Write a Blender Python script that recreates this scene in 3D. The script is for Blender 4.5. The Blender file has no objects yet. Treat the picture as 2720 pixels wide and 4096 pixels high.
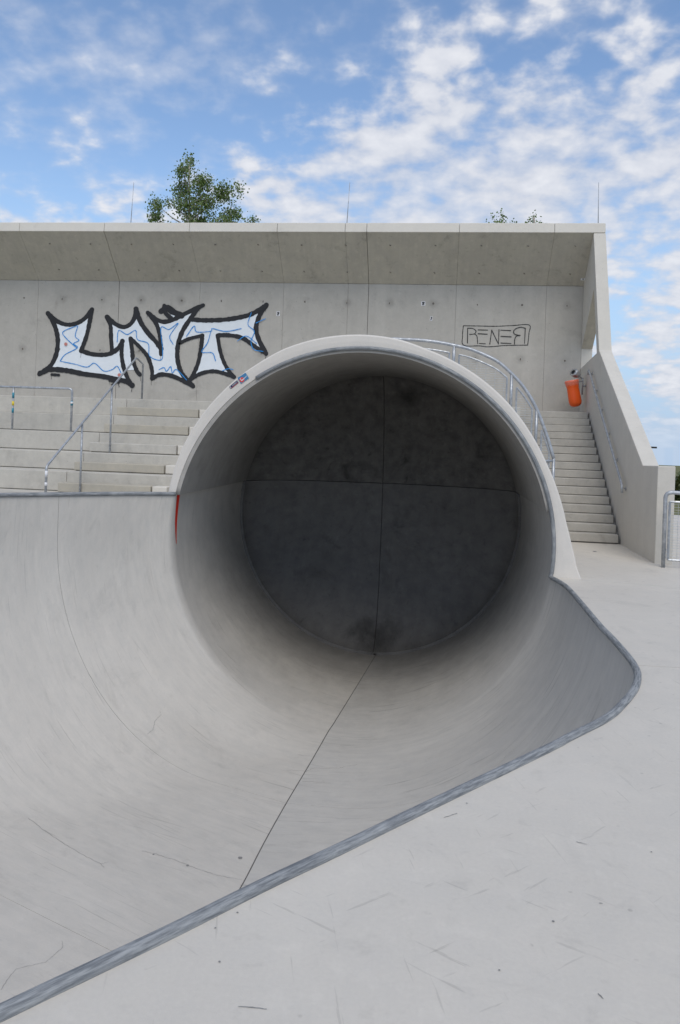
import bpy, bmesh, math, random
from math import sin, cos, radians, degrees, pi, hypot, atan2, sqrt, floor
from mathutils import Vector, Matrix
from mathutils.geometry import tessellate_polygon
from mathutils.bvhtree import BVHTree

random.seed(7)
scene = bpy.context.scene
COL = scene.collection

# ------------------------------------------------------------------ camera
EYE = 1.65
YAW, ROLL = radians(7.0), 0.035
FPX, CX, HY = 3120.0, 1360.0, 1750.0          # photograph pixels
cam_d = bpy.data.cameras.new('camera')
cam = bpy.data.objects.new('camera', cam_d); COL.objects.link(cam)
cam_d.sensor_fit = 'VERTICAL'; cam_d.sensor_height = 36.0
cam_d.lens = 36.0 * FPX / 4096.0
cam_d.shift_y = -(2048.0 - HY) / 4096.0
cam_d.clip_start = 0.05; cam_d.clip_end = 6000
cam.matrix_world = (Matrix.Translation((0, 0, EYE)) @ Matrix.Rotation(YAW, 4, 'Z')
                    @ Matrix.Rotation(radians(90), 4, 'X') @ Matrix.Rotation(ROLL, 4, 'Z'))
scene.camera = cam

# ------------------------------------------------------------------ sky
SUN_AZ, SUN_EL = radians(165), radians(54)     # azimuth clockwise from +Y
world = bpy.data.worlds.new('World'); scene.world = world; world.use_nodes = True
nt = world.node_tree; nt.nodes.clear()
def N(t, **k):
    n = nt.nodes.new(t)
    for a, b in k.items(): setattr(n, a, b)
    return n
L = nt.links.new
out = N('ShaderNodeOutputWorld')
sky = N('ShaderNodeTexSky', sky_type='NISHITA', sun_disc=False)
sky.sun_elevation = SUN_EL; sky.sun_rotation = SUN_AZ
sky.air_density = 1.0; sky.dust_density = 0.0; sky.ozone_density = 2.2
bg_sky = N('ShaderNodeBackground'); bg_sky.inputs['Strength'].default_value = 0.10
L(sky.outputs[0], bg_sky.inputs[0])
tc = N('ShaderNodeTexCoord')
sep = N('ShaderNodeSeparateXYZ'); L(tc.outputs['Generated'], sep.inputs[0])
def M(op, a, b=None, c=None):
    n = N('ShaderNodeMath', operation=op)
    for i, v in enumerate((a, b, c)):
        if v is None: continue
        if isinstance(v, (int, float)): n.inputs[i].default_value = v
        else: L(v, n.inputs[i])
    return n.outputs[0]
zz = M('ADD', M('MAXIMUM', sep.outputs['Z'], 0.0), 0.34)
comb = N('ShaderNodeCombineXYZ')
L(M('DIVIDE', sep.outputs['X'], zz), comb.inputs[0]); L(M('DIVIDE', sep.outputs['Y'], zz), comb.inputs[1])
def wnoise(scale, detail, rough, off, dist=0.0):
    mp = N('ShaderNodeMapping'); mp.inputs['Location'].default_value = off
    L(comb.outputs[0], mp.inputs[0])
    n = N('ShaderNodeTexNoise'); n.inputs['Scale'].default_value = scale
    n.inputs['Detail'].default_value = detail; n.inputs['Roughness'].default_value = rough
    n.inputs['Distortion'].default_value = dist
    L(mp.outputs[0], n.inputs[0]); return n.outputs[0]
CLOUD_OFF = (20.12, 7.47, 1.0)
n_big = wnoise(0.8, 2, 0.5, CLOUD_OFF, 0.3)
n_mid = wnoise(5.0, 3, 0.5, (1.3, 8.2, 2.0), 0.15)
n_fine = wnoise(17.0, 4, 0.5, (5.2, 2.1, 4.0), 0.1)
tex = M('ADD', M('MULTIPLY', n_mid, 0.56), M('MULTIPLY', n_fine, 0.44))
bank = N('ShaderNodeMapRange', interpolation_type='SMOOTHSTEP')
L(M('ADD', n_big, M('MULTIPLY', M('SUBTRACT', tex, 0.5), 1.1)), bank.inputs[0]); bank.inputs[1].default_value = 0.395; bank.inputs[2].default_value = 0.59
veil = N('ShaderNodeMapRange', interpolation_type='SMOOTHSTEP')
L(tex, veil.inputs[0]); veil.inputs[1].default_value = 0.43; veil.inputs[2].default_value = 0.66
mask = M('MINIMUM', M('ADD', M('MULTIPLY', bank.outputs[0], 0.72), M('MULTIPLY', veil.outputs[0], 0.40)), 0.93)
shade = N('ShaderNodeMapRange'); L(M('ADD', n_fine, M('MULTIPLY', n_mid, 0.6)), shade.inputs[0])
shade.inputs[1].default_value = 0.55; shade.inputs[2].default_value = 1.05
ccol = N('ShaderNodeMix', data_type='RGBA'); L(shade.outputs[0], ccol.inputs[0])
ccol.inputs[6].default_value = (0.50, 0.54, 0.64, 1); ccol.inputs[7].default_value = (0.80, 0.81, 0.85, 1)
bg_c = N('ShaderNodeBackground'); L(ccol.outputs[2], bg_c.inputs[0]); bg_c.inputs[1].default_value = 0.60
hz = N('ShaderNodeMapRange', interpolation_type='SMOOTHSTEP'); L(sep.outputs['Z'], hz.inputs[0])
hz.inputs[1].default_value = 0.0; hz.inputs[2].default_value = 0.36; hz.inputs[3].default_value = 0.95; hz.inputs[4].default_value = 0.0
bg_h = N('ShaderNodeBackground'); bg_h.inputs[0].default_value = (0.29, 0.40, 0.56, 1); bg_h.inputs[1].default_value = 0.80
mixh = N('ShaderNodeMixShader'); L(hz.outputs[0], mixh.inputs[0]); L(bg_sky.outputs[0], mixh.inputs[1]); L(bg_h.outputs[0], mixh.inputs[2])
lowf = N('ShaderNodeMapRange', interpolation_type='SMOOTHSTEP'); L(sep.outputs['Z'], lowf.inputs[0])
lowf.inputs[1].default_value = 0.0; lowf.inputs[2].default_value = 0.07; lowf.inputs[3].default_value = 0.25
mixs = N('ShaderNodeMixShader'); L(M('MULTIPLY', mask, lowf.outputs[0]), mixs.inputs[0]); L(mixh.outputs[0], mixs.inputs[1]); L(bg_c.outputs[0], mixs.inputs[2])
L(mixs.outputs[0], out.inputs[0])

# ------------------------------------------------------------------ sun
sl = bpy.data.lights.new('sun', 'SUN'); sl.energy = 1.1; sl.angle = radians(34); sl.color = (1.0, 0.94, 0.85)
so = bpy.data.objects.new('sun', sl); COL.objects.link(so)
to_sun = Vector((sin(SUN_AZ) * cos(SUN_EL), cos(SUN_AZ) * cos(SUN_EL), sin(SUN_EL)))
so.rotation_euler = to_sun.to_track_quat('Z', 'Y').to_euler(); so.location = to_sun * 60

vs = scene.view_settings
vs.view_transform = 'Standard'; vs.look = 'None'; vs.exposure = 0.8; vs.gamma = 1.0; vs.use_curve_mapping = False
scene.render.engine = 'CYCLES'

# ------------------------------------------------------------------ photo pixel -> place
_c, _s = cos(YAW), sin(YAW)
ORG = Vector((0, 0, EYE))
def ray(x, y):
    dx, dy = x - CX, y - HY
    a, b = cos(ROLL), sin(ROLL)
    ux, uy = (a * dx + b * dy) / FPX, (-b * dx + a * dy) / FPX
    return Vector((ux * _c - _s, ux * _s + _c, -uy))
def pz(x, y, z): d = ray(x, y); return ORG + d * ((z - EYE) / d.z)
def pu(x, y, u): d = ray(x, y); return ORG + d * (u / d.y)
def pv(x, y, v): d = ray(x, y); return ORG + d * (v / d.x)
def pplane(x, y, p, n): d = ray(x, y); return ORG + d * ((Vector(p) - ORG).dot(n) / d.dot(n))
def crop(x0, y0, k): return lambda p: (x0 + p[0] * k, y0 + p[1] * k)
R1, R2 = crop(0, 850, .8673), crop(1360, 850, .8673)
R3, R4 = crop(1360, 1900, .8673), crop(0, 1900, .8673)
R5, R6 = crop(0, 2996, .8673), crop(1360, 2996, .8673)
R7, Z2 = crop(2100, 1300, .4658), crop(0, 1400, .5102)
ZB = crop(2150, 1400, .2232)
ZR = crop(1550, 1320, .4464)

# ------------------------------------------------------------------ materials
class Mat:
    def __init__(s, name):
        s.m = bpy.data.materials.new(name); s.m.use_nodes = True
        s.t = s.m.node_tree; s.b = s.t.nodes['Principled BSDF']
    def n(s, t, **k):
        x = s.t.nodes.new(t)
        for a, b in k.items(): setattr(x, a, b)
        return x
    def l(s, a, b): s.t.links.new(a, b)
    def math(s, op, a, b=None, c=None, clamp=False):
        n = s.n('ShaderNodeMath', operation=op, use_clamp=clamp)
        for i, v in enumerate((a, b, c)):
            if v is None: continue
            if isinstance(v, (int, float)): n.inputs[i].default_value = v
            else: s.l(v, n.inputs[i])
        return n.outputs[0]
    def coord(s, kind='Object'):
        if not hasattr(s, '_tc'): s._tc = s.n('ShaderNodeTexCoord')
        return s._tc.outputs[kind]
    def noise(s, co, scale, detail=6, rough=.6, stretch=(1, 1, 1), rot=(0, 0, 0), dist=0., loc=(0, 0, 0)):
        if any(rot):
            m0 = s.n('ShaderNodeMapping'); m0.inputs['Rotation'].default_value = rot; s.l(co, m0.inputs[0]); co = m0.outputs[0]
        mp = s.n('ShaderNodeMapping'); mp.inputs['Scale'].default_value = stretch
        mp.inputs['Location'].default_value = loc
        s.l(co, mp.inputs[0])
        n = s.n('ShaderNodeTexNoise'); n.inputs['Scale'].default_value = scale
        n.inputs['Detail'].default_value = detail; n.inputs['Roughness'].default_value = rough
        n.inputs['Distortion'].default_value = dist
        s.l(mp.outputs[0], n.inputs[0]); return n.outputs[0]
    def ramp(s, v, a, b, lo=0., hi=1.):
        n = s.n('ShaderNodeMapRange', interpolation_type='SMOOTHSTEP'); s.l(v, n.inputs[0])
        n.inputs[1].default_value = a; n.inputs[2].default_value = b
        n.inputs[3].default_value = lo; n.inputs[4].default_value = hi
        return n.outputs[0]
    def mix(s, f, a, b):
        n = s.n('ShaderNodeMix', data_type='RGBA')
        for i, v in ((0, f), (6, a), (7, b)):
            if isinstance(v, (int, float)): n.inputs[i].default_value = v
            elif isinstance(v, tuple): n.inputs[i].default_value = (*v, 1)
            else: s.l(v, n.inputs[i])
        return n.outputs[2]
    def scale(s, col, f):
        n = s.n('ShaderNodeVectorMath', operation='SCALE')
        if isinstance(col, tuple): n.inputs[0].default_value = col
        else: s.l(col, n.inputs[0])
        s.l(f, n.inputs[3]); return n.outputs[0]
    def bump(s, h, strength, dist=.01):
        b = s.n('ShaderNodeBump'); b.inputs['Strength'].default_value = strength; b.inputs['Distance'].default_value = dist
        s.l(h, b.inputs['Height']); s.l(b.outputs[0], s.b.inputs['Normal'])

def concrete(name, base, tint, mottle=.35, fine=.18, streak=None, streak_amt=.25, pores=.0, scuff=None, rough=.8, coord='Object', ties=None, bump=.25, stain=0., spec=.3, spot=None, spot_wobble=1.2):
    base, tint = [tuple(q * w for q, w in zip(c_, (1.046, 1.0, .924))) for c_ in (base, tint)]
    m = Mat(name); co = m.coord(coord)
    n1 = m.noise(co, .7, 5, .6, dist=.4); n2 = m.noise(co, 4.5, 7, .65, loc=(3, 1, 2)); n3 = m.noise(co, 55, 4, .7)
    v = m.math('ADD', 1 - (mottle + fine + .16) / 2, m.math('MULTIPLY', n1, mottle))
    v = m.math('ADD', v, m.math('MULTIPLY', n2, fine)); v = m.math('ADD', v, m.math('MULTIPLY', n3, .16))
    if streak:
        st = m.noise(co, 1.0, 6, .65, stretch=streak)
        st2 = m.noise(co, 1.0, 3, .6, stretch=tuple(q * .31 for q in streak), loc=(7, 3, 1))
        sv = m.math('ADD', m.math('MULTIPLY', st, .6), m.math('MULTIPLY', st2, .4))
        v = m.math('MULTIPLY', v, m.math('ADD', 1 - streak_amt * .55, m.math('MULTIPLY', sv, streak_amt * 1.1)))
        v = m.math('MULTIPLY', v, m.ramp(st, .66, .8, 1., 1 - streak_amt * .55))
    if stain:
        s1 = m.noise(co, 1.6, 6, .7, loc=(11, 5, 3), dist=.6)
        v = m.math('MULTIPLY', v, m.ramp(s1, .54, .74, 1., 1 - stain))
        s2 = m.noise(co, 7.5, 4, .65, loc=(1, 15, 6), dist=.3)
        v = m.math('MULTIPLY', v, m.ramp(s2, .57, .76, 1., 1 - stain * .8))
        v = m.math('MULTIPLY', v, m.ramp(s2, .30, .45, 1 + stain * .35, 1.))
    if pores:
        vo = m.n('ShaderNodeTexVoronoi', feature='F1'); vo.inputs['Scale'].default_value = 9; m.l(co, vo.inputs[0])
        sel = m.noise(co, 9, 1, .5, loc=(4, 4, 4))
        dot = m.math('MULTIPLY', m.ramp(vo.outputs['Distance'], .04, .11, 1., 0.), m.ramp(sel, .52, .58))
        v = m.math('MULTIPLY', v, m.math('SUBTRACT', 1., m.math('MULTIPLY', dot, pores)))
    if scuff:
        for i, (rot, stx, th, amt) in enumerate(scuff):
            sn = m.noise(co, 1.0, 3, .55, stretch=stx, rot=(0, 0, rot), loc=(i * 7.3, i * 3.1, 0))
            gate = m.noise(co, .8, 2, .5, loc=(i * 5.1, 9, i))
            f = m.math('MULTIPLY', m.ramp(sn, th, th + .045), m.ramp(gate, .45, .6))
            v = m.math('MULTIPLY', v, m.math('SUBTRACT', 1., m.math('MULTIPLY', f, amt)))
    if ties:
        x0, dx, z0, dz, amt = ties
        sp = m.n('ShaderNodeSeparateXYZ'); m.l(co, sp.inputs[0])
        def cell(o, a, d):
            f = m.math('DIVIDE', m.math('SUBTRACT', o, a), d)
            f = m.math('SUBTRACT', f, m.math('ROUND', f)); return m.math('MULTIPLY', f, d)
        fx = cell(sp.outputs[0], x0, dx); fz = cell(sp.outputs[2], z0, dz)
        d = m.math('SQRT', m.math('ADD', m.math('MULTIPLY', fx, fx), m.math('MULTIPLY', fz, fz)))
        gate = m.noise(co, .9, 1, .5, loc=(2, 8, 1))
        h = m.math('MULTIPLY', m.ramp(d, .03, .16, 1., 0.), m.ramp(gate, .4, .65))
        v = m.math('MULTIPLY', v, m.math('SUBTRACT', 1., m.math('MULTIPLY', h, amt)))
    if spot:  # dark zone: real stains on bench and pipe end, painted shade in the barrel
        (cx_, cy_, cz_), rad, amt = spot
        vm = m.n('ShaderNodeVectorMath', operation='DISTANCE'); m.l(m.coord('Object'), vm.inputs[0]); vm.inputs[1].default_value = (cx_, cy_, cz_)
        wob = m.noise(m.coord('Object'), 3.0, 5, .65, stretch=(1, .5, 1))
        d = m.math('ADD', vm.outputs['Value'], m.math('MULTIPLY', m.math('SUBTRACT', wob, .5), rad * spot_wobble))
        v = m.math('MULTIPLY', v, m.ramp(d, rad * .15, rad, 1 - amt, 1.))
    t = m.mix(m.ramp(n2, .35, .7), base, tint)
    m.l(m.scale(t, v), m.b.inputs['Base Color'])
    m.b.inputs['Roughness'].default_value = rough
    m.b.inputs['Specular IOR Level'].default_value = spec
    m.bump(m.math('ADD', n3, m.math('MULTIPLY', n2, .8)), bump, .006)
    return m.m

def plain(name, col, rough=.6, metal=0., var=.15, scale=12., bump=0., alpha=None):
    m = Mat(name); co = m.coord()
    n = m.noise(co, scale, 5, .6)
    v = m.math('ADD', 1 - var / 2, m.math('MULTIPLY', n, var))
    m.l(m.scale(col, v), m.b.inputs['Base Color'])
    m.b.inputs['Roughness'].default_value = rough; m.b.inputs['Metallic'].default_value = metal
    if bump: m.bump(n, bump, .005)
    return m.m

def steel(name, base, dark, rough=.45, metal=.6, sc=18., amt=(.42, .62), streak=(1, 1, 1), coord='Object'):
    m = Mat(name); co = m.coord(coord)
    n1 = m.noise(co, sc, 6, .7, stretch=streak); n2 = m.noise(co, 2.2, 4, .6)
    f = m.math('ADD', m.math('MULTIPLY', n1, .75), m.math('MULTIPLY', n2, .25))
    m.l(m.mix(m.ramp(f, *amt), dark, base), m.b.inputs['Base Color'])
    m.b.inputs['Metallic'].default_value = metal
    m.l(m.ramp(n1, .3, .7, rough + .15, rough - .08), m.b.inputs['Roughness'])
    m.bump(n1, .12, .003)
    return m.m

MT = {}
MT['deck'] = concrete('deck_concrete', (.55, .537, .511), (.503, .494, .474), .22, .22, pores=.22, scuff=[
    (.5, (2.2, 24, 1), .66, .16), (-.7, (2.6, 30, 1), .67, .16), (1.3, (2.0, 34, 1), .66, .14), (2.3, (3, 28, 1), .67, .14), (.9, (5, 14, 1), .66, .10)], rough=.62, bump=.12, stain=.12, spec=.35)
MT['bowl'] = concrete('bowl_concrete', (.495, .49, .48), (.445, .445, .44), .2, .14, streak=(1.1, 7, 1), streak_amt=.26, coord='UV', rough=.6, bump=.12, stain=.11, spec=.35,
    scuff=[(.15, (.7, 18, 1), .64, .22), (.05, (.9, 26, 1), .64, .2), (-.3, (.6, 14, 1), .65, .16)], spot=((-.95, 15.2, -1.2), 6.0, .70), spot_wobble=.32)  # shade inside the pipe painted into the colour, deepening towards the closed end
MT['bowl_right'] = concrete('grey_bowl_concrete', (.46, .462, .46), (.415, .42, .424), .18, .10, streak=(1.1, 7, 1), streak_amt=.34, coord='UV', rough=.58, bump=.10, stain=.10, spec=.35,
    scuff=[(.15, (.7, 18, 1), .62, .26), (.05, (.9, 26, 1), .63, .24), (-.25, (.5, 12, 1), .64, .2)], spot=((-.95, 15.2, -1.2), 6.0, .70), spot_wobble=.32)  # same painted interior shade on the right half, darkest at the back
MT['pipe'] = concrete('pipe_concrete', (.36, .357, .352), (.30, .30, .296), .2, .12, streak=(.6, 6, 1), streak_amt=.3, coord='UV', rough=.7, bump=.15, stain=.12, spot=((-.95, 15.4, .6), 6.2, .72), spot_wobble=.25)  # lining darkens with depth: shade of the pipe interior put into the colour
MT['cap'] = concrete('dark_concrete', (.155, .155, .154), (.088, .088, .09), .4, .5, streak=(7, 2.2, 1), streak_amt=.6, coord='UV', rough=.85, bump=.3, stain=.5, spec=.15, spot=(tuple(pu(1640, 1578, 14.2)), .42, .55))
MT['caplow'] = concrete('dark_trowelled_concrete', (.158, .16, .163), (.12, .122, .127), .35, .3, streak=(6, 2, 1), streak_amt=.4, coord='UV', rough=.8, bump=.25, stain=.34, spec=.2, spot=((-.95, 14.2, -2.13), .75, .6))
MT['rim'] = concrete('rim_concrete', (.62, .61, .60), (.57, .565, .56), .15, .14, rough=.7, bump=.2, stain=.06)
MT['wall'] = concrete('wall_concrete', (.42, .417, .405), (.38, .377, .366), .22, .14, streak=(7, 7, .35), streak_amt=.26, pores=.4, rough=.82, ties=(.84, 1.0, 4.8, 1.235, .22), bump=.2, stain=.17)
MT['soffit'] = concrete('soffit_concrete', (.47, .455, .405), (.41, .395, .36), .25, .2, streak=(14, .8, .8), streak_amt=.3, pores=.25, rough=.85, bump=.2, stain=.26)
MT['fascia'] = concrete('fascia_concrete', (.62, .615, .595), (.58, .575, .56), .15, .14, streak=(5, 2, 1.0), streak_amt=.1, rough=.75, bump=.2, stain=.08)
MT['side'] = concrete('side_wall_concrete', (.575, .57, .55), (.535, .53, .51), .2, .12, streak=(6, 6, .3), streak_amt=.16, pores=.25, rough=.8, bump=.2, stain=.07)
MT['bench'] = concrete('bench_concrete', (.49, .488, .468), (.42, .418, .404), .22, .16, streak=(6, 6, .7), streak_amt=.28, pores=.3, rough=.8, bump=.2, stain=.14, spot=(tuple(pu(*Z2((150, 452)), 16.35)), .17, .5))
MT['bench2'] = concrete('warm_block_concrete', (.43, .415, .37), (.37, .36, .33), .22, .16, streak=(6, 6, .7), streak_amt=.22, pores=.2, rough=.8, bump=.2, stain=.1)
MT['step'] = concrete('step_concrete', (.42, .418, .405), (.35, .348, .338), .25, .25, streak=(5, 5, 1.2), streak_amt=.3, pores=.2, rough=.85, bump=.25, stain=.22)
MT['grout'] = plain('dark_grout', (.13, .127, .12), .95, var=.7, scale=7)
MT['crack'] = plain('crack_dirt', (.21, .207, .20), .95)
MT['tie'] = plain('tie_hole_mortar', (.15, .135, .115), .95, var=.4)
MT['coping'] = steel('coping_steel', (.35, .36, .36), (.13, .14, .15), .62, .12, 20, (.36, .66), streak=(.35, 3, 1), coord='UV')
MT['galv'] = steel('galvanised_steel', (.50, .52, .54), (.34, .36, .385), .45, .55, 14)
MT['wire'] = steel('galvanised_wire', (.55, .58, .60), (.42, .45, .47), .5, .5)
MT['ash'] = steel('brushed_tray_steel', (.62, .63, .64), (.40, .41, .42), .35, .7)
MT['orange'] = plain('orange_plastic', (.78, .095, .004), .42, var=.12, scale=3)
MT['dark'] = plain('dark_rubber', (.02, .02, .022), .6)
MT['black'] = plain('black_spray_paint', (.012, .012, .014), .6, var=.4, scale=30)
MT['white'] = plain('white_spray_paint', (.72, .76, .79), .6, var=.14, scale=8)
MT['blue'] = plain('blue_spray_paint', (.015, .24, .62), .6, var=.3, scale=30)
MT['ink'] = plain('black_marker', (.02, .02, .02), .7)
MT['red'] = plain('red_paint', (.68, .03, .012), .5)
MT['rust'] = plain('faded_red_paint', (.52, .20, .17), .7)
MT['sky_blue'] = plain('blue_sticker', (.05, .19, .36), .4)
MT['navy'] = plain('navy_sticker', (.016, .018, .075), .4)
MT['stickwhite'] = plain('white_sticker', (.72, .72, .74), .45)
MT['stickred'] = plain('red_sticker', (.60, .07, .06), .45)
MT['yellow'] = plain('yellow_sticker', (.72, .55, .04), .45)
MT['teal'] = plain('teal_sticker', (.03, .22, .30), .45)
MT['bark'] = plain('birch_bark', (.42, .38, .32), .9, var=.8, scale=9)
MT['ground'] = concrete('dry_grass_ground', (.10, .12, .045), (.16, .15, .07), .5, .4, rough=.95)
bm_ = Mat('clear_bag')
bm_.b.inputs['Base Color'].default_value = (.86, .84, .82, 1); bm_.b.inputs['Roughness'].default_value = .3
bm_.b.inputs['Alpha'].default_value = .11
MT['bag'] = bm_.m
def leafmat(name, a, b, c):
    m = Mat(name); co = m.coord()
    n = m.noise(co, 9, 3, .6); n2 = m.noise(co, 26, 2, .5, loc=(3, 3, 3))
    col = m.mix(m.ramp(n, .38, .66), a, b); col = m.mix(m.ramp(n2, .66, .74), col, c)
    m.l(col, m.b.inputs['Base Color']); m.b.inputs['Roughness'].default_value = .5
    tr = m.n('ShaderNodeBsdfTranslucent'); m.l(col, tr.inputs[0])
    mx = m.n('ShaderNodeMixShader'); mx.inputs[0].default_value = .3
    m.l(m.b.outputs[0], mx.inputs[1]); m.l(tr.outputs[0], mx.inputs[2])
    m.l(mx.outputs[0], m.t.nodes['Material Output'].inputs[0])
    return m.m
MT['leaf'] = leafmat('birch_leaves', (.11, .19, .05), (.23, .30, .09), (.50, .40, .09))
MT['hedge'] = leafmat('hedge_leaves', (.05, .08, .02), (.10, .11, .03), (.28, .13, .03))

# ------------------------------------------------------------------ builders
def tag(o, label=None, cat=None, group=None, kind=None):
    if label: o['label'] = label
    if cat: o['category'] = cat
    if group: o['group'] = group
    if kind: o['kind'] = kind
    return o
def thing(name, loc, label, cat, group=None):
    e = bpy.data.objects.new(name, None); COL.objects.link(e); e.location = loc
    e.empty_display_size = .2
    return tag(e, label, cat, group)
def wloc(o):
    p = Vector(o.location)
    while o.parent: o = o.parent; p = p + Vector(o.location)
    return p
def mk(name, verts, faces, mat, parent=None, uvs=None, smooth=False, bevel=0., solid=0., origin=None):
    verts = [Vector(v) for v in verts]
    if origin is None:
        lo = Vector([min(v[i] for v in verts) for i in range(3)]); hi = Vector([max(v[i] for v in verts) for i in range(3)])
        origin = Vector(((lo.x + hi.x) / 2, (lo.y + hi.y) / 2, lo.z))
    origin = Vector((0, 0, 0))      # texture space = world metres
    me = bpy.data.meshes.new(name); me.from_pydata([v - origin for v in verts], [], [tuple(f) for f in faces])
    if uvs:
        uv = me.uv_layers.new(name='UVMap')
        for lp in me.loops: uv.data[lp.index].uv = uvs[lp.vertex_index]
    me.materials.append(mat if not isinstance(mat, str) else MT[mat])
    if smooth: me.polygons.foreach_set('use_smooth', [True] * len(me.polygons))
    me.update()
    o = bpy.data.objects.new(name, me); COL.objects.link(o)
    if parent is not None:
        o.parent = parent; o.location = origin - wloc(parent)
    else: o.location = origin
    if solid:
        cnt = {}
        for f in faces:
            for i in range(len(f)):
                k = (min(f[i], f[i - 1]), max(f[i], f[i - 1])); cnt[k] = cnt.get(k, 0) + 1
        for e in me.edges:
            if cnt.get((min(e.vertices), max(e.vertices)), 0) == 1: e.use_edge_sharp = True
        md = o.modifiers.new('Thickness', 'SOLIDIFY'); md.thickness = solid; md.offset = -1
    if bevel:
        md = o.modifiers.new('Bevel', 'BEVEL'); md.width = bevel; md.segments = 2; md.limit_method = 'ANGLE'; md.angle_limit = radians(35)
    return o
def fixn(o):
    b = bmesh.new(); b.from_mesh(o.data); bmesh.ops.recalc_face_normals(b, faces=b.faces); b.to_mesh(o.data); b.free(); return o
def boxv(x0, x1, y0, y1, z0, z1):
    v = [(x, y, z) for z in (z0, z1) for y in (y0, y1) for x in (x0, x1)]
    return v, [(0, 2, 3, 1), (4, 5, 7, 6), (0, 1, 5, 4), (2, 6, 7, 3), (0, 4, 6, 2), (1, 3, 7, 5)]
def box(name, x0, x1, y0, y1, z0, z1, mat, parent=None, bevel=.008):
    return mk(name, *boxv(x0, x1, y0, y1, z0, z1), mat, parent, bevel=bevel)
def extrude(name, outer, holes, to3a, to3b, mat, parent=None, bevel=.01):
    """2-D polygon with holes, mapped to two parallel faces."""
    loops = [outer] + holes
    flat = [p for lp in loops for p in lp]; n = len(flat)
    tris = tessellate_polygon([[Vector((p[0], p[1], 0)) for p in lp] for lp in loops])
    verts = [to3a(*p) for p in flat] + [to3b(*p) for p in flat]
    faces = [tuple(t) for t in tris] + [tuple(q + n for q in reversed(t)) for t in tris]
    k = 0
    for lp in loops:
        m = len(lp)
        for i in range(m):
            a, b = k + i, k + (i + 1) % m
            faces.append((a, b, b + n, a + n))
        k += m
    return fixn(mk(name, verts, faces, mat, parent, bevel=bevel))
def tube_mesh(paths, r, seg=10, cap=True):
    V, F = [], []
    for path in paths:
        path = [Vector(p) for p in path]; base = len(V); n = len(path)
        t0 = (path[1] - path[0]).normalized()
        up = Vector((0, 0, 1)) if abs(t0.z) < .9 else Vector((1, 0, 0))
        side = t0.cross(up).normalized()
        for i, p in enumerate(path):
            t = (path[min(i + 1, n - 1)] - path[max(i - 1, 0)]).normalized()
            side = (side - t * side.dot(t)).normalized(); nn = t.cross(side)
            rr = r[i] if isinstance(r, (list, tuple)) else r
            for k in range(seg):
                a = 2 * pi * k / seg
                V.append(p + side * (rr * cos(a)) + nn * (rr * sin(a)))
        for i in range(n - 1):
            for k in range(seg):
                a, b = base + i * seg + k, base + i * seg + (k + 1) % seg
                F.append((a, b, b + seg, a + seg))
        if cap:
            F.append(tuple(base + k for k in reversed(range(seg))))
            F.append(tuple(base + (n - 1) * seg + k for k in range(seg)))
    return V, F
def tube(name, path, r, mat, parent=None, seg=10):
    path = [Vector(p) for p in path]; q = 0.; UV = []
    for i, p in enumerate(path):
        if i: q += (p - path[i - 1]).length
        UV += [(q, min(k, seg - k) * .02) for k in range(seg)]
    return mk(name, *tube_mesh([path], r, seg), mat, parent, smooth=True, uvs=UV)
def arc_corner(a, b, c, r, n=6):
    a, b, c = Vector(a), Vector(b), Vector(c)
    p, q = b + (a - b).normalized() * r, b + (c - b).normalized() * r
    return [p.lerp(b, t / n).lerp(b.lerp(q, t / n), t / n) for t in range(n + 1)]
def cr(P, ts):
    """Catmull-Rom through points P (list of tuples) at parameters ts in 0..len-1"""
    P = [Vector(p) for p in P]; n = len(P); o = []
    for t in ts:
        i = min(int(t), n - 2); f = t - i
        p1, p2 = P[i], P[i + 1]; p0 = P[i - 1] if i else p1 * 2 - p2; p3 = P[i + 2] if i + 2 < n else p2 * 2 - p1
        o.append(((p1 * 2) + (p2 - p0) * f + (p0 * 2 - p1 * 5 + p2 * 4 - p3) * f * f + (p1 * 3 - p0 - p2 * 3 + p3) * f ** 3) * .5)
    return o
def grid(name, rows, mat, parent=None, smooth=True, solid=0., uvs=None, flip=False):
    n = len(rows[0]); V = [p for r in rows for p in r]; F = []
    for i in range(len(rows) - 1):
        for j in range(n - 1):
            q = (i * n + j, i * n + j + 1, (i + 1) * n + j + 1, (i + 1) * n + j)
            F.append(q[::-1] if flip else q)
    UV = [u for r in uvs for u in r] if uvs else None
    return mk(name, V, F, mat, parent, uvs=UV, smooth=smooth, solid=solid), V, F

BVH_V, BVH_F = [], []
def bvh_add(V, F):
    b = len(BVH_V); BVH_V.extend(Vector(v) for v in V); BVH_F.extend(tuple(i + b for i in f) for f in F)

# ------------------------------------------------------------------ the skate bowl and the full pipe
AV, AZ, RP = -.967, .335, 2.465         # pipe axis (x, z) and radius
U0, U1 = 9.966, 13.98                   # mouth and back of the barrel
ZF, ZL = AZ - RP, .825                  # floor level, left coping level
TH_L = pi - math.asin((ZL - AZ) / RP)   # joint line angle on the left
TH_R = math.asin((ZL - AZ) / RP)
TH_D = math.asin((0 - AZ) / RP)         # deck level on the right
GAP = .0045
bowl = thing('skate_bowl', (-1.5, 7.5, ZF), 'smooth pale concrete skate bowl sloping down in front of the round pipe mouth', 'skate bowl')
pipe = thing('full_pipe', (AV, U0, ZF), 'round concrete full pipe with a dark closed end and thick rim', 'skate pipe')

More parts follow.
